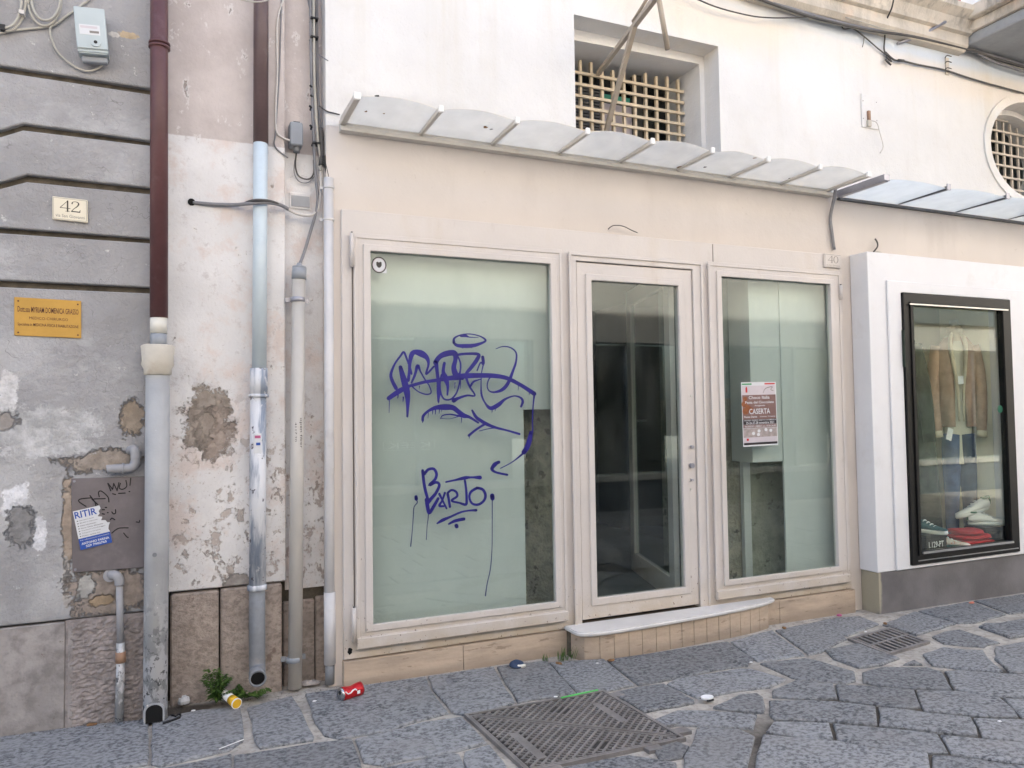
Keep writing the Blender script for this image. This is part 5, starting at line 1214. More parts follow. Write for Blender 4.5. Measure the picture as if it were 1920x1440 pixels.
# ---- wires on the white wall, top right
Yw = -.01
for i, (dy, r2, mt, y2) in enumerate(((0, .014, 'cable_grey', .0), (3, .010, 'cable_dark', -.02), (-4, .008, 'cable_grey', .015), (7, .006, 'cable_pale', .0))):
    cable('cable', [(1400, -14+dy), (1470, 12+dy), (1527, 30+dy), (1580, 44+dy*.6), (1640, 57+dy*.4), (1700, 66), (1760, 79), (1830, 97), (1870, 108+dy), (1960, 134+dy)], r2, mt,
          ('thickest grey strand of the cable bundle under the cornice', 'dark strand of the cable bundle under the cornice', 'upper grey strand of the cable bundle under the cornice', 'pale lowest strand of the cable bundle under the cornice')[i], Y=Yw+y2, group='cables on the white wall')
cable('cable', [(1290, -10), (1340, 12), (1400, 28), (1440, 33), (1490, 33), (1527, 30)], .005, 'cable_dark', 'thin dark cable sagging from the top edge to the cable bundle', Y=-.02, group='cables on the white wall')
cable('cable', [(1830, 98), (1870, 118), (1960, 146)], .010, 'cable_grey', 'grey cable leaving the bundle below the balcony', Y=-.02, group='cables on the white wall')
cable('cable', [(1576, 42), (1582, 54), (1600, 54), (1622, 70), (1645, 90), (1660, 102), (1670, 112)], .005, 'cable_dark', 'thin wire dropping from the bundle to the twisted cable', Y=.02, group='cables on the white wall')
cable('cable', [(1676, -5, -.2), (1672, 15, -.12), (1660, 44, -.02), (1659, 70, .02), (1658, 95, .02), (1668, 110, .02)], .006, 'cable_dark', 'dark cable hanging from the cornice to the twisted joint', group='cables on the white wall')
cable('cable', [(1660, 98), (1676, 112), (1692, 114), (1720, 121), (1770, 131), (1810, 144), (1850, 156), (1880, 164), (1960, 186)], .0075, 'cable_dark', 'dark twisted cable running right towards the oval window', Y=.02, group='cables on the white wall')
cable('cable', [(1585, 32), (1620, 42), (1650, 52), (1680, 58)], .0035, 'cable_pale', 'thin pale wire along the foot of the cornice', Y=-.05, group='cables on the white wall')
cable('cable', [(1620, 70), (1619, 80), (1617, 88)], .003, 'cable_dark', 'cut wire end hanging below the cable bundle', Y=.02, group='cables on the white wall')
kn = thing('cable_knot', 'dark knot of taped wires on the white wall', 'cable joint', P(1672, 112, .02))
for i in range(5):
    a = P(1666+random.uniform(-4, 4), 106+i*3, .01); tube('tape_wrap', [a+Vector((-.015, 0, .012)), a, a+Vector((.02, -.006, -.014))], .008, 'cable_dark', kn, 6)
tube('tape_wrap', [P(1684, 113, .01), P(1694, 114, .01)], .011, 'cable_dark', kn, 8)
rod_ = tube('wall_rod', [P(1773, 41, -.1), P(1727, 66, -.02), P(1683, 82, .03)], .012, 'steel', None, 8); tag(rod_, 'grey metal rod jutting from the cornice across the cables', 'rod')
br = thing('wire_bracket', 'small dark hooked bracket on the white wall above the twisted cable', 'bracket', P(1776, 130, .03))
a, b = P(1774, 108, .03), P(1778, 140, .03); box('plate', a.x-.006, a.x+.03, .028, .039, b.z, a.z, 'cornice', br)
for py in (104, 115, 127): tube('hook', [P(1772, py+4, .027), P(1776, py, -.01), P(1784, py+2, -.02)], .004, 'cable_dark', br, 6, curve=3)
pt = thing('wall_socket', 'small square white plate with a bare rusty pin and dangling wire on the white wall', 'wall plate', P(1631, 215, .03))
a, b = P(1616, 238, .035), P(1647, 182, .035); box('plate', a.x, b.x, .030, .0395, a.z, b.z, 'plaster', pt, bevel=.003)
for px, py in ((1618, 189), (1643, 192), (1619, 222), (1644, 226)): c = P(px, py, .0298); tube('screw', [c, c+Vector((0, -.002, 0))], .004, 'ink_soft', pt, 6)
a = P(1629, 208, .02); b = P(1629, 225, .02); box('pin', a.x-.010, a.x+.010, .012, .0298, b.z, a.z, 'orange_tape', pt); box('pin_base', a.x-.022, a.x+.018, .010, .0297, b.z-.05, b.z-.002, 'terracotta_hub', pt, bevel=.004)
tube('dangling_wire', [P(1632, 226, .015), P(1644, 230, .0), P(1650, 250, -.005), P(1656, 275, .0), P(1650, 287, .01)], .004, 'cable_white', pt, 6, curve=4)
cable('wall_cable', [(1568, 348, -.03), (1563, 375, -.01), (1557, 408, .02), (1559, 430, .02), (1564, 468, .02)], .012, 'cable_grey', 'grey cable hanging down between the two canopies behind house number 40', group='cables on the white wall')

# ---- iron awning arm in front of the upper window
arm = thing('awning_arm', 'old tan iron bracket arm jutting from the barred window over the canopy', 'bracket', P(1135, 248, .36))
J = P(1190, 47, -.30)
tube('stay_bar', [P(1121, 139, .37), J], .018, 'awning_iron', arm, 4, smooth=False); tube('prop_bar', [P(1135, 252, .37), J], .020, 'awning_iron', arm, 4, smooth=False)
tube('upper_bar', [J, P(1232, -8, -.62), P(1262, -50, -.8)], .020, 'awning_iron', arm, 4, smooth=False); tube('upper_rod', [J+Vector((-.012, 0, .02)), P(1218, -10, -.55)], .010, 'awning_iron', arm, 6)
e0, e1 = P(1234, -10, -.62), P(1252, 93, -.55); tube('hanging_tube', [e0, e1], .015, 'awning_iron', arm, 12); d = (e1-e0).normalized(); tube('tube_mouth', [e1+d*.0005, e1+d*.002], .011, 'black', arm, 12)

# ================================================================== GRAFFITI, STICKER, POSTER on the panes
GYZ = .0105
Za = lambda x, y: P(680+x/4.8, 580+y/4.8, GYZ)
Zb = lambda x, y: P(680+x/4.8, 820+y/4.8, GYZ)
def strokes(nm, lst, place, mat, lab):
    t = thing(nm, lab, 'graffiti', place(*lst[0][0][:2]))
    for k_, st_ in enumerate(lst):
        pts = catmull(st_, 5) if len(st_) > 2 else st_
        pts = [(x_, y_, w_*(1.3 if mat == 'spray' and place is Za else 1.14)) for x_, y_, w_ in pts]
        v, f = ribbonv(pts, lambda x, y: place(x, y)+Vector((0, -.00006*k_, 0)))
        mo('drip' if mat == 'spray_thin' or len(st_) == 3 and st_[0][2] < 11 else 'stroke', v, f, mat, t)
    return t
A = [
 [(235,800,30),(300,755,34),(340,730,36),(400,700,26),(450,680,18),(560,650,16),(680,630,16),(800,610,22),(900,600,36),(1050,595,34),(1180,598,32),(1300,620,28),(1420,680,26),(1500,730,28),(1545,760,30)],
 [(450,690,12),(560,660,12),(680,645,12),(800,630,14),(900,622,20)],
 [(1545,765,14),(1535,860,9),(1528,980,8),(1530,1110,9)],
 [(300,710,26),(265,640,24),(255,580,20),(290,490,14),(340,420,14),(370,385,16),(395,440,14),(425,520,14),(440,580,14)],
 [(340,520,26),(355,580,36),(375,650,44),(395,730,46),(405,800,34),(405,880,22),(402,965,14)],
 [(410,640,22),(420,560,20),(425,480,24),(440,410,34),(470,385,34),(530,400,46),(580,440,30),(592,500,16),(570,585,14),(640,515,14)],
 [(440,660,14),(470,590,18),(495,505,22),(520,560,12),(560,630,10),(600,690,9),(615,750,9),(570,765,10),(500,740,8),(440,690,10)],
 [(660,470,30),(670,560,24),(680,650,24),(685,740,30),(680,830,12)],
 [(655,480,34),(690,430,34),(750,400,40),(825,395,40),(835,450,30),(820,520,34),(830,570,40),(850,600,34),(875,570,14),(880,490,12),(860,430,12)],
 [(735,485,20),(725,560,24),(745,620,40),(765,690,20),(762,770,12)],
 [(710,590,14),(695,660,12),(700,740,12),(730,805,12),(790,810,12),(840,760,12),(865,690,10),(880,620,14)],
 [(850,410,18),(930,400,18),(1040,405,22),(1030,450,28),(980,520,26),(930,590,20),(960,690,14),(1010,775,12),(940,775,14),(860,800,20),(820,820,32)],
 [(1080,430,22),(1085,490,20),(1060,480,10),(1030,550,10)],
 [(1085,500,10),(1070,570,7),(1065,680,8),(1070,770,14),(1100,840,12),(1150,890,26),(1220,860,30),(1280,810,16),(1360,780,10),(1420,795,14),(1440,830,18),(1425,875,14)],
 [(1200,355,5),(1260,335,7),(1330,345,9),(1380,390,11),(1380,470,14),(1350,560,18),(1310,660,24),(1260,720,24),(1190,745,14),(1140,735,9),(1120,690,8),(1135,630,9),(1170,590,12)],
 [(970,690,16),(1000,650,14),(1060,630,8)],
 [(820,300,20),(825,260,14),(880,232,10),(960,222,8),(1050,240,9),(1105,275,14),(1080,300,16),(1000,325,26),(920,330,28),(850,325,22),(820,300,16)],
 [(885,240,16),(930,240,18),(960,250,8),(1040,255,4)],
 [(540,1000,18),(545,960,20),(590,915,18),(660,885,30),(740,880,42),(810,885,36),(860,920,32),(905,955,34),(960,970,20),(1040,1020,14)],
 [(700,985,4),(720,955,8),(790,945,10),(870,960,14),(900,960,20)], [(700,980,4),(780,985,3),(860,965,6)],
 [(985,910,14),(1020,970,22),(1060,1000,24),(1120,1035,24),(1200,1065,18),(1300,1090,14),(1410,1122,16)],
 [(955,1135,18),(1010,1090,16),(1070,1050,16),(1115,1025,16)], [(1050,1095,5),(1130,1075,6),(1220,1065,8)],
 [(1515,1110,26),(1500,1180,34),(1480,1240,34),(1450,1285,34)],
 [(1440,1300,14),(1380,1350,8),(1310,1395,7),(1240,1430,6)],
 [(1225,1375,22),(1185,1395,24),(1160,1430,20)],
]
# paint runs under the thick strokes
for x, y0, y1, w in ((240,810,930,7),(318,770,800,10),(365,790,830,10),(510,690,720,6),(830,660,710,8),(880,650,715,6),(1165,890,930,8),(1195,880,915,6),(590,930,980,5),(630,910,945,7),(655,905,945,8),(690,900,935,7),(710,900,920,6),(890,965,1020,7),(960,1130,1165,6),(1400,690,730,5),(1500,740,770,7),(900,335,352,8),(940,335,350,7),(980,330,350,7),(685,820,845,10),(540,1000,1020,8),(1120,1035,1050,8)):
    A.append([(x,y0,w),(x-1,(y0+y1)/2,w*.8),(x-3,y1,w*.5)])
strokes('graffiti', A, Za, 'spray', 'large violet scrawled tag with a halo on the left pane')
B = [
 [(540,300,24),(550,400,24),(565,480,24),(585,550,22)],
 [(555,330,24),(590,290,22),(640,285,22),(665,330,22),(650,380,22),(600,430,24),(660,405,22),(690,430,22),(660,500,24),(610,560,28),(580,600,26)],
 [(575,560,30),(585,630,30),(600,680,26),(640,620,26),(680,550,22)],
 [(690,510,20),(720,570,16),(755,640,14)], [(740,500,18),(715,570,16),(690,615,20),(730,620,16)],
 [(765,510,22),(775,560,20),(785,625,20)], [(765,500,18),(800,475,18),(840,490,18),(850,530,18),(800,570,18),(870,590,16),(925,605,18)],
 [(920,390,18),(930,460,18),(935,540,20),(930,605,20),(880,595,14)],
 [(750,402,14),(830,385,16),(920,365,28),(980,360,16),(1055,362,32)],
 [(1030,455,22),(975,490,20),(960,540,18),(985,595,18),(1040,605,20),(1090,570,20),(1105,520,22),(1080,470,22),(1030,455,22)],
 [(670,775,12),(720,745,26),(790,715,18),(880,675,16),(950,660,14),(1020,656,22)], [(775,780,14),(830,752,24),(910,735,26)], [(843,795,32),(846,803,30)],
 [(480,535,26),(482,555,28)], [(1165,525,36),(1168,550,34)],
 [(1225,220,18),(1170,270,26),(1165,290,24),(1200,315,18),(1300,337,18)],
]
strokes('graffiti', B, Zb, 'spray', 'smaller violet signature with underlines below the large tag')
Cc = [[(487,565,8),(490,590,8),(462,630,7),(455,720,7),(445,860,6),(432,980,9)], [(592,600,8),(590,720,7),(580,800,5),(573,920,6)], [(1166,560,8),(1166,800,6),(1164,1000,6),(1150,1180,7),(1120,1320,7),(1105,1425,10)], [(1440,145,12),(1350,220,8),(1240,280,6)]]
strokes('paint_runs', Cc, Zb, 'spray_thin', 'long thin violet paint drips on the left pane')
q = Quad((697, 512), (725, 512.5), (696, 481), .0118)
st = thing('round_sticker', 'round black and white badge sticker in the top corner of the left pane', 'sticker', q.o)
q.poly('clear_square', [(.62, .02), (1.0, .0), (1.0, .35), (.9, .3)], 'paper', st, .0004)
circ = lambda r, n=28, cx=.5, cy=.5: [(cx+r*math.cos(2*math.pi*i/n), cy+r*math.sin(2*math.pi*i/n)) for i in range(n)]
q.poly('dark_ring', circ(.5), 'ink', st, .0008); q.poly('white_disc', circ(.43), 'poster_top', st, .0012); q.poly('white_core', circ(.38), 'paper', st, .0014)
q.poly('shield', [(.32, .66), (.42, .70), (.5, .64), (.58, .70), (.68, .66), (.68, .48), (.60, .36), (.5, .32), (.40, .36), (.32, .48)], 'ink', st, .0018)
q = Quad((1393.7, 838), (1459, 834), (1389, 717), .0105)
ps = thing('event_poster', 'brown and white chocolate fair poster taped to the right pane', 'poster', q.o)
q.sheet('paper', 'paper', ps, t=.0006)
R = lambda a, b, c, d: [(a, c), (b, c), (b, d), (a, d)]
q.poly('mauve_field', R(.02, .97, .80, .945), 'poster_top', ps, .0009); q.poly('brown_field', R(.02, .98, .42, .80), 'poster_brown', ps, .0009); q.poly('lower_field', R(.02, .98, .07, .28), 'poster_low', ps, .0009)
q.poly('date_band', R(.02, .98, .34, .42), 'poster_dark', ps, .0011); q.poly('hour_band', R(.02, .98, .285, .338), 'poster_brown', ps, .0011); q.poly('foot_band', R(.02, .98, .022, .058), 'poster_dark', ps, .0011); q.poly('logo_field', R(.02, .98, .06, .14), 'poster_top', ps, .0012)
q.poly('green_bar', R(.02, .30, .960, .982), 'green_print', ps, .0012); q.poly('red_bar', R(.67, .97, .960, .982), 'red_print', ps, .0012)
for cx, cy, r in ((.10, .55, .09), (.26, .57, .07), (.07, .66, .08), (.17, .60, .08), (.10, .74, .06)): q.poly('chocolate', [(cx+r*math.cos(t), cy+r*.58*math.sin(t)) for t in [2*math.pi*i/16 for i in range(16)]], 'poster_choc', ps, .0013+r*.002)
for body, a, b, c, d, mt in (('Choco Italia', .20, .80, .735, .785, 'paper'), ('Festa del Cioccolato', .10, .92, .665, .705, 'paper'), ('Artigianale', .36, .66, .615, .645, 'paper'), ('CASERTA', .20, .80, .500, .585, 'paper'), ('Piazza Dante', .05, .42, .445, .475, 'paper'), ('Corso Trieste', .5, .95, .45, .468, 'paper'),
        ('GIOVEDI VENERDI SABATO E DOMENICA', .05, .96, .395, .415, 'paper'), ('25-26-27-28 novembre 2021', .10, .90, .345, .385, 'paper'), ('INGRESSO LIBERO ore 10.00-24.00', .06, .95, .295, .325, 'paper')):
    q.text('poster_line', body, a, c, b, d, mt, ps, .0018, .012)
for cx, cy in ((.30, .20), (.46, .235), (.44, .18), (.66, .25), (.80, .235)): q.poly('sweet', [(cx+.045*math.cos(t), cy+.026*math.sin(t)) for t in [2*math.pi*i/12 for i in range(12)]], 'paper', ps, .0016)
q.poly('crest', [(.12, .84), (.17, .84), (.17, .91), (.145, .935), (.12, .91)], 'red_print', ps, .0014); q.poly('sponsor', R(.10, .16, .09, .125), 'red_print', ps, .0016)
v, f = ribbonv(catmull([(.62, .83, .012), (.68, .89, .012), (.78, .915, .012), (.90, .92, .012), (.84, .88, .012), (.92, .86, .01)], 4), q.pl(.0014)); mo('swirl', v, f, 'ink_soft', ps)

# ================================================================== IRONWORK IN THE PAVING
mc = [G(878, 1341), G(1131, 1297), G(1277, 1383), None]; mc[3] = mc[0]+(mc[2]-mc[1])*1.0
cov = thing('manhole_cover', 'square cast iron manhole cover of two triangular lids with studded pattern', 'manhole cover', mc[0])
def mpt(u, v, h):      # u along left->top edge, v along top->right direction
    p_ = mc[0]+(mc[1]-mc[0])*u+(mc[2]-mc[1])*v; return Vector((p_.x, p_.y, gz(p_.x)+h))
def mbox(u0_, u1_, v0_, v1_, h0_, h1_):
    c = [(u0_, v0_), (u1_, v0_), (u1_, v1_), (u0_, v1_)]; vs = [mpt(a, b, h0_) for a, b in c]+[mpt(a, b, h1_) for a, b in c]
    return vs, [(0, 1, 2, 3), (4, 5, 6, 7), (0, 1, 5, 4), (1, 2, 6, 5), (2, 3, 7, 6), (3, 0, 4, 7)]
for e in ((-.02, 1.02, -.025, .0), (-.02, 1.02, 1.0, 1.025), (-.02, .0, .0005, .9995), (1.0, 1.02, .0005, .9995)): v, f = mbox(*e, -.03, .004); mo('frame_bar', v, f, 'iron_cast', cov)
for e in ((1.02, 1.10, .06, .14), (1.02, 1.12, .86, .94), (.72, .82, 1.025, 1.09), (.08, .18, 1.025, 1.09)): v, f = mbox(*e, -.03, .003); mo('frame_lug', v, f, 'iron_cast', cov, bevel=.002)
# diagonal from left corner (0,0) to right corner (1,1)
for lid, tri in (('far_lid', [(.022, .0), (1, .0), (1, .978)]), ('near_lid', [(.0, .022), (.978, 1), (0, 1)])):
    b = [mpt(u, v, -.03) for u, v in tri]; tp = [mpt(u, v, -.002) for u, v in tri]
    lo_ = mo(lid, b+tp, [(0, 1, 2), (3, 4, 5), (0, 1, 4, 3), (1, 2, 5, 4), (2, 0, 3, 5)], 'iron_pit', cov)
    parts = []; n1_ = 23; far = lid == 'far_lid'
    def dbar(s0, s1, t0, t1, h0_, h1_):
        c = [(s0+t0/2, s0-t0/2), (s1+t0/2, s1-t0/2), (s1+t1/2, s1-t1/2), (s0+t1/2, s0-t1/2)]
        if not far: c = [(b_, a_) for a_, b_ in c]
        vs = [mpt(a, b, h0_) for a, b in c]+[mpt(a, b, h1_) for a, b in c]
        return vs, [(0, 1, 2, 3), (4, 5, 6, 7), (0, 1, 5, 4), (1, 2, 6, 5), (2, 3, 7, 6), (3, 0, 4, 7)]
    n1_ = 31
    for i in range(n1_):
        s_ = (i+.5)/n1_; tm = min(2*s_, 2*(1-s_))-.035
        if tm < .06: continue
        parts.append(dbar(s_-.0055, s_+.0055, .035, tm, -.003, .004))
        m2 = int((tm-.035)/.048)
        for j in range(m2):
            t_ = .035+(j+.5)*(tm-.035)/m2; u, v_ = (s_+t_/2, s_-t_/2) if far else (s_-t_/2, s_+t_/2)
            skip = (far and (.80 < u < .86 and .2 < v_ < .6 or abs(u-.55)+abs(v_-.18) < .08)) or (not far and (.10 < u < .16 and .45 < v_ < .9 or abs(u-.5)+abs(v_-.86) < .08))
            if not skip: parts.append(dbar(s_+.0056, s_+.0265, t_-.007, t_+.007, -.003, .0025))
    rb = multi('tread_ribs', parts, 'iron_cast', lo_); rb['kind'] = 'stuff'
    e = (.80, .86, .2, .6) if far else (.10, .16, .45, .9)
    v, f = mbox(*e, -.003, .0045); mo('name_plate', v, f, 'iron_cast', lo_, bevel=.001)
    rim = [(a, b_, (.008 if True else 0)) for a, b_ in tri]
    for (a, b_) in zip(tri, tri[1:]+tri[:1]):
        pts = [mpt(a[0]+(b_[0]-a[0])*k_, a[1]+(b_[1]-a[1])*k_, .001) for k_ in (0.01, .99)]; tube('lid_rim', pts, .006, 'iron_cast', lo_, 4, smooth=False)
dc = [G(1589, 1197), G(1667, 1176), G(1744, 1203)]
dg = thing('drain_grate', 'dark slotted iron drain grate in the paving near the clothes shop', 'drain grate', dc[0])
def dpt(u, v, h): p_ = dc[0]+(dc[1]-dc[0])*u+(dc[2]-dc[1])*v; return Vector((p_.x, p_.y, gz(p_.x)+h))
def dbox(u0_, u1_, v0_, v1_, h0_, h1_):
    c = [(u0_, v0_), (u1_, v0_), (u1_, v1_), (u0_, v1_)]; return [dpt(a, b, h0_) for a, b in c]+[dpt(a, b, h1_) for a, b in c], [(0, 1, 2, 3), (4, 5, 6, 7), (0, 1, 5, 4), (1, 2, 6, 5), (2, 3, 7, 6), (3, 0, 4, 7)]
for e in ((0, 1, 0, .07), (0, 1, .93, 1), (0, .06, .0705, .9295), (.94, 1, .0705, .9295), (.0605, .9395, .47, .53)): v, f = dbox(*e, -.013, .002); mo('frame_bar', v, f, 'iron_cast', dg)
for i in range(8):
    u = .105+i*.112
    for e in ((.0705, .4695), (.5305, .9295)): v, f = dbox(u-.022, u+.022, *e, -.0125, .0); mo('slot_bar', v, f, 'iron_cast', dg)
v, f = dbox(.06, .94, .07, .93, -.0135, -.0128); mo('pit', v, f, 'black', dg)

# ================================================================== LITTER AND WEEDS
def at_ground(px, py, h=0): p_ = G(px, py); return Vector((p_.x, p_.y, gz(p_.x)+h))
a, b = at_ground(639, 1313), at_ground(677, 1301); ax = (b-a).normalized(); L_ = .128; r_c = .034; c0 = (a+b)/2; c0.z += r_c*.86
cn = thing('drink_can', 'crushed red drink can lying on the paving by the shopfront corner', 'can', (c0.x, c0.y, c0.z-r_c))
up_ = Vector((0, 0, 1)); sd_ = ax.cross(up_).normalized()
def canring(t, r, sq=0): return [c0+ax*((t-.5)*L_)+sd_*(r*math.cos(th)*(1+sq*.3*math.sin(2*th+t*9)))+up_*(r*math.sin(th)*(1-sq*(.55 if .2 < th < 2.4 else .05))+sq*.0) for th in [2*math.pi*i/22 for i in range(22)]]
loft('body', [canring(.06, r_c), canring(.2, r_c*.99, .12), canring(.38, r_c*.98, .35), canring(.5, r_c*.97, .5), canring(.62, r_c*.98, .3), canring(.8, r_c*.99, .1), canring(.94, r_c)], 'red_can', cn)
loft('top_end', [canring(-.01, r_c*.78), canring(.0, r_c*.84), canring(.055, r_c*.99)], 'tin', cn); loft('bottom_end', [canring(.945, r_c*.99), canring(.99, r_c*.82), canring(1.0, r_c*.7)], 'tin', cn)
tube('can_mouth', [c0-ax*(L_*.515)+up_*.008, c0-ax*(L_*.518)+up_*.008], .010, 'rubber', cn, 10)
for tq, wq, mt in ((.68, .017, 'tag'),):
    pc = c0+ax*((tq-.5)*L_)-sd_*0; nrm = (-sd_ if (-sd_).y < 0 else sd_); pc = pc+nrm*(r_c*1.0)+up_*(-.002)
    mo('label_patch', [pc-ax*wq*.5-up_*wq*.5, pc+ax*wq*.5-up_*wq*.5, pc+ax*wq*.5+up_*wq*.5, pc-ax*wq*.5+up_*wq*.5], [(0, 1, 2, 3)], mt, cn)
nrm = -sd_ if (-sd_).y < 0 else sd_
v, f = tubev([c0+ax*((t_-.5)*L_)+nrm*(r_c*math.cos(a_))*.99+up_*(r_c*math.sin(a_)*.99) for t_, a_ in ((.1, .5), (.2, .1), (.32, .15), (.42, .4), (.55, .5), (.6, .3))], .0035, 5); mo('white_wave', v, f, 'tag', cn)
a, b = at_ground(415, 1313, .045), at_ground(443, 1328, .024); ax = (b-a).normalized(); cu_ = thing('paper_cup', 'white and yellow paper coffee cup lying beside the weed', 'cup', at_ground(430, 1322))
tube('cup_wall', [a, a+(b-a)*.68], [.0185, .0225], 'cup_white', cu_, 18); tube('yellow_band', [a+(b-a)*.681, a+(b-a)*1.0], [.0228, .0245], 'cup_yellow', cu_, 18); tube('rim', [a+(b-a)*1.0, a+(b-a)*1.04], [.026, .026], 'cup_white', cu_, 18); tube('cup_inside', [a+(b-a)*1.041, a+(b-a)*1.042], [.0225, .0225], 'cup_yellow', cu_, 18)
def leafv(base, d, L, w, droop=.3):
    d = d.normalized(); s2 = d.cross(Vector((0, 0, 1))); s2 = s2.normalized() if s2.length > .1 else Vector((1, 0, 0)); vs = []
    for k_ in range(5):
        t = k_/4; p_ = base+d*L*t+Vector((0, 0, -droop*L*t*t)); ww = w*math.sin(math.pi*min(.97, t*.9+.08)); vs += [p_-s2*ww+Vector((0, 0, ww*.35)), p_+s2*ww+Vector((0, 0, ww*.35)), p_]
    fs = []
    for k_ in range(4): i = k_*3; fs += [(i, i+3, i+5, i+2), (i+2, i+5, i+4, i+1)]
    return vs, fs
def weed(lab, base, n, H, spread, leafl, seed):
    rnd = random.Random(seed); t = thing('weed', lab, 'weed', base, 'weeds along the wall foot')
    for i in range(n):
        ang = rnd.uniform(0, 6.28); lean = spread*rnd.uniform(.2, 1); h = H*rnd.uniform(.45, 1)*(1-.45*lean/spread)
        tip = base+Vector((math.cos(ang)*lean, -abs(math.sin(ang))*lean*.8+.01, h)); mid = base.lerp(tip, .5)+Vector((0, 0, h*.18))
        pts = catmull([tuple(base), tuple(mid), tuple(tip)], 5); st_ = tube('stem', pts, [.0022*(1-.6*j/len(pts)) for j in range(len(pts))], 'leaf', t, 5)
        parts = []
        for j, p_ in enumerate(pts[2:]):
            for sg in (-1, 1):
                for kk in range(2):
                    d = Vector((math.cos(ang+sg*rnd.uniform(.7, 1.6)), math.sin(ang+sg*rnd.uniform(.7, 1.6))*.8, rnd.uniform(.1, .8)))
                    parts.append(leafv(Vector(p_), d, leafl*rnd.uniform(.5, 1)*(1.1-.6*j/len(pts)), leafl*.12, .4))
        lv = multi('foliage', parts, 'leaf', t)
    return t
weed('large feathery green weed growing at the wall foot behind the paper cup', at_ground(405, 1318), 13, .26, .12, .045, 3)
weed('dark low weed below the elbow of the blue downpipe', at_ground(462, 1308), 8, .07, .14, .05, 9)
weed('tiny green weed beside the thin waste pipe', at_ground(201, 1340), 5, .05, .04, .03, 5)
weed('small green weed between the white pipe and the shopfront plinth', at_ground(634, 1275), 4, .06, .03, .03, 6)
gt = thing('grass_tuft', 'tuft of thin grass growing at the left end of the doorstep', 'grass', at_ground(1064, 1236))
rnd = random.Random(4); parts = []
for i in range(46):
    b = at_ground(1062, 1238)+Vector((rnd.uniform(-.05, .05), rnd.uniform(-.02, .02), 0)); parts.append(leafv(b, Vector((rnd.uniform(-.5, .5), rnd.uniform(-.5, .2), 1)), rnd.uniform(.03, .10), .0022, .15))
o = multi('blades', parts, 'leaf', gt); o['kind'] = 'stuff'
gt = thing('grass_tuft', 'few grass blades on the plinth foot left of the doorstep tuft', 'grass', at_ground(1022, 1238)); parts = []
for i in range(14): b = at_ground(1023, 1240)+Vector((rnd.uniform(-.02, .02), rnd.uniform(-.01, .01), 0)); parts.append(leafv(b, Vector((rnd.uniform(-.4, .4), -.2, 1)), rnd.uniform(.03, .06), .002, .15))
multi('blades', parts, 'leaf', gt)['kind'] = 'stuff'
def blob(nm, px, py, rx, ry, h, mat, lab, cat, seed=1, seg=12, ang=0):
    rnd = random.Random(seed); c = at_ground(px, py); rings = []
    for f_, kk in ((0, .9), (.4, 1), (.8, .8), (1, .45)): rings.append([Vector((c.x+(rx*kk*math.cos(t)*math.cos(ang)-ry*kk*math.sin(t)*math.sin(ang))*rnd.uniform(.8, 1.15), c.y+(rx*kk*math.cos(t)*math.sin(ang)+ry*kk*math.sin(t)*math.cos(ang))*rnd.uniform(.8, 1.15), c.z+.0006+h*f_*rnd.uniform(.75, 1.1) if f_ else c.z+.0004)) for t in [2*math.pi*i/seg for i in range(seg)]])
    o = loft(nm, rings, mat, None, smooth=False); tag(o, lab, cat, 'litter on the paving'); return o
t = thing('jar_lid', 'dark oval lid with a pale worn edge lying near the plinth', 'lid', at_ground(969, 1251), 'litter on the paving'); c = at_ground(969, 1251)
loft('shell', [[c+Vector((.045*k_*math.cos(t_), .028*k_*math.sin(t_), h_+.012*math.sin(t_))) for t_ in [2*math.pi*i/20 for i in range(20)]] for k_, h_ in ((1, .0125), (.95, .02), (.6, .026), (.2, .028))], 'jeans_dark', t)
loft('pale_edge', [[c+Vector((.02+.03*k_*math.cos(t_), -.012+.014*k_*math.sin(t_), h_)) for t_ in [2*math.pi*i/16 for i in range(16)]] for k_, h_ in ((1, .001), (1, .012), (.6, .016))], 'pipe_white', t)
t = thing('tin_cap', 'white and black metal cap lying between the paving stones', 'cap', at_ground(1326, 1311), 'litter on the paving'); c = at_ground(1326, 1312)
loft('dish', [[c+Vector((.034*k_*math.cos(t_), .026*k_*math.sin(t_), h_)) for t_ in [2*math.pi*i/22 for i in range(22)]] for k_, h_ in ((.55, .0005), (.9, .006), (1, .015), (.94, .0165), (.8, .010), (.3, .008))], 'cup_white', t)
loft('dark_base', [[c+Vector((.004+.022*k_*math.cos(t_), -.02+.008*k_*math.sin(t_), h_)) for t_ in [2*math.pi*i/14 for i in range(14)]] for k_, h_ in ((1, .0004), (1, .007), (.6, .009))], 'rubber', t)
t = thing('plastic_cup', 'clear crumpled plastic cup by the plinth right of the red can', 'cup', at_ground(848, 1280), 'litter on the paving'); c = at_ground(848, 1282)
loft('wall', [[c+Vector((.032*k_*math.cos(t_)*(1+.15*math.sin(3*t_)), .026*k_*math.sin(t_), h_+.006*math.sin(2*t_)*(h_ > .01))) for t_ in [2*math.pi*i/18 for i in range(18)]] for k_, h_ in ((.7, .001), (1, .02), (1.05, .035))], 'clear_plastic', t, caps=False)
tag(tube('drinking_straw', [at_ground(1052, 1311, .006), at_ground(1085, 1304, .007), at_ground(1121, 1296, .006)], .0045, 'green_straw', None, 8), 'bright green drinking straw along the far edge of the manhole cover', 'straw', 'litter on the paving')
tag(tube('white_stick', [at_ground(411, 1406, .004), at_ground(434, 1397, .004), at_ground(457, 1388, .004)], .0022, 'cup_white', None, 6), 'thin white stick on the paving below the paper cup', 'stick', 'litter on the paving')
st_ = [at_ground(a, b, .006) for a, b in ((305, 1358), (325, 1351), (338, 1346), (340, 1342), (335, 1340), (330, 1344), (320, 1341))]
vs, fs = [], []
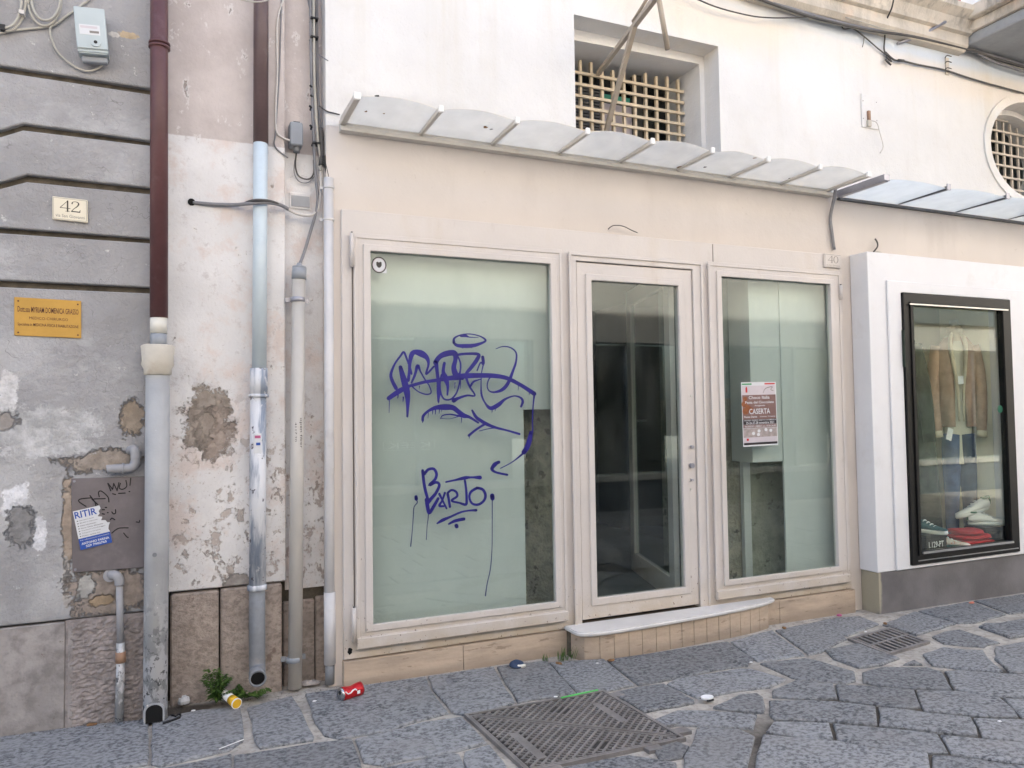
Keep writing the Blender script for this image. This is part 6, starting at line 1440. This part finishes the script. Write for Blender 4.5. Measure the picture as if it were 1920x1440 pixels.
for i, p_ in enumerate(st_): vs += [p_+Vector((0, -.008, 0)), p_+Vector((0, .008, 0)), p_+Vector((0, -.008, -.005)), p_+Vector((0, .008, -.005))]
for i in range(len(st_)-1): j = i*4; fs += [(j, j+4, j+5, j+1), (j+2, j+3, j+7, j+6), (j, j+2, j+6, j+4), (j+1, j+5, j+7, j+3)]
tag(mo('black_strap', vs, fs, 'rubber', None), 'short folded black strap on the paving by the iron downpipe foot', 'strap', 'litter on the paving')
blob('crumpled_paper', 345, 1319, .028, .022, .035, 'paper', 'crumpled grey paper at the wall foot left of the weed', 'paper', 3)
blob('stone_chip', 582, 1283, .055, .025, .022, 'tuff_grey', 'broken chip of stone between the beige conduit and the white pipe', 'stone', 4)
blob('pink_scrap', 1574, 1155, .022, .014, .014, 'pink', 'pink plastic scrap at the foot of the right plinth', 'scrap', 5)
blob('orange_scrap', 1822, 1131, .026, .014, .010, 'orange', 'orange scrap at the foot of the dark display plinth', 'scrap', 6)
for i, (px, py, lab) in enumerate(((1146, 1239, 'curled brown dry leaf in front of the doorstep tiles'), (1470, 1178, 'reddish dry leaf at the right end of the doorstep'), (1048, 1245, 'small brown leaf at the left end of the doorstep'), (172, 1360, 'brown rubbish clump on the paving by the hammered stone'), (1660, 1170, 'brown leaf at the corner of the drain grate'))):
    blob('dry_leaf', px, py, .024, .014, .010, 'leaf_dry', lab, 'leaf', 10+i, 9, i)
for i, (px, py, lab) in enumerate(((590, 1315, 'white paper bit left of the red can'), (1042, 1307, 'white bit at the far edge of the manhole cover'), (1126, 1323, 'pale scrap lying on the manhole cover'), (1120, 1244, 'white crumb in front of the doorstep'), (1874, 1353, 'small white crumb among the courses at the right'), (1623, 1185, 'white scrap on the edge of the drain grate'), (1408, 1242, 'tiny white pebble right of the hexagonal paving stone'), (362, 1333, 'small blue and white bit near the paper cup'))):
    blob('paper_bit', px, py, .011, .008, .004, 'cup_white', lab, 'scrap', 30+i, 8)
# loose dirt and crumbs along the wall foot: nobody could count it
rnd = random.Random(12); parts = []
for i in range(1100):
    zone = rnd.random()
    if zone < .5: px = rnd.uniform(20, 330); py = 1376-.105*px+rnd.gauss(0, 5)
    elif zone < .75: px = rnd.uniform(330, 640); py = 1326-(px-330)*.11+rnd.gauss(0, 5)
    else: px = rnd.uniform(640, 1600); py = 1288-(px-640)*.147+rnd.uniform(2, 7)+(25 if 1070 < px < 1440 else 0)
    c = at_ground(px, py); r = rnd.uniform(.0015, .005); V = [c+Vector((rnd.uniform(-r, r), rnd.uniform(-r, r), rnd.uniform(0, r))) for _ in range(4)]
    parts.append((V, [(0, 1, 2), (0, 2, 3), (0, 3, 1), (1, 3, 2)]))
o = multi('grit', parts, 'grit', None); o['kind'] = 'stuff'; tag(o, 'loose grit and crumbs along the foot of the walls', 'grit')
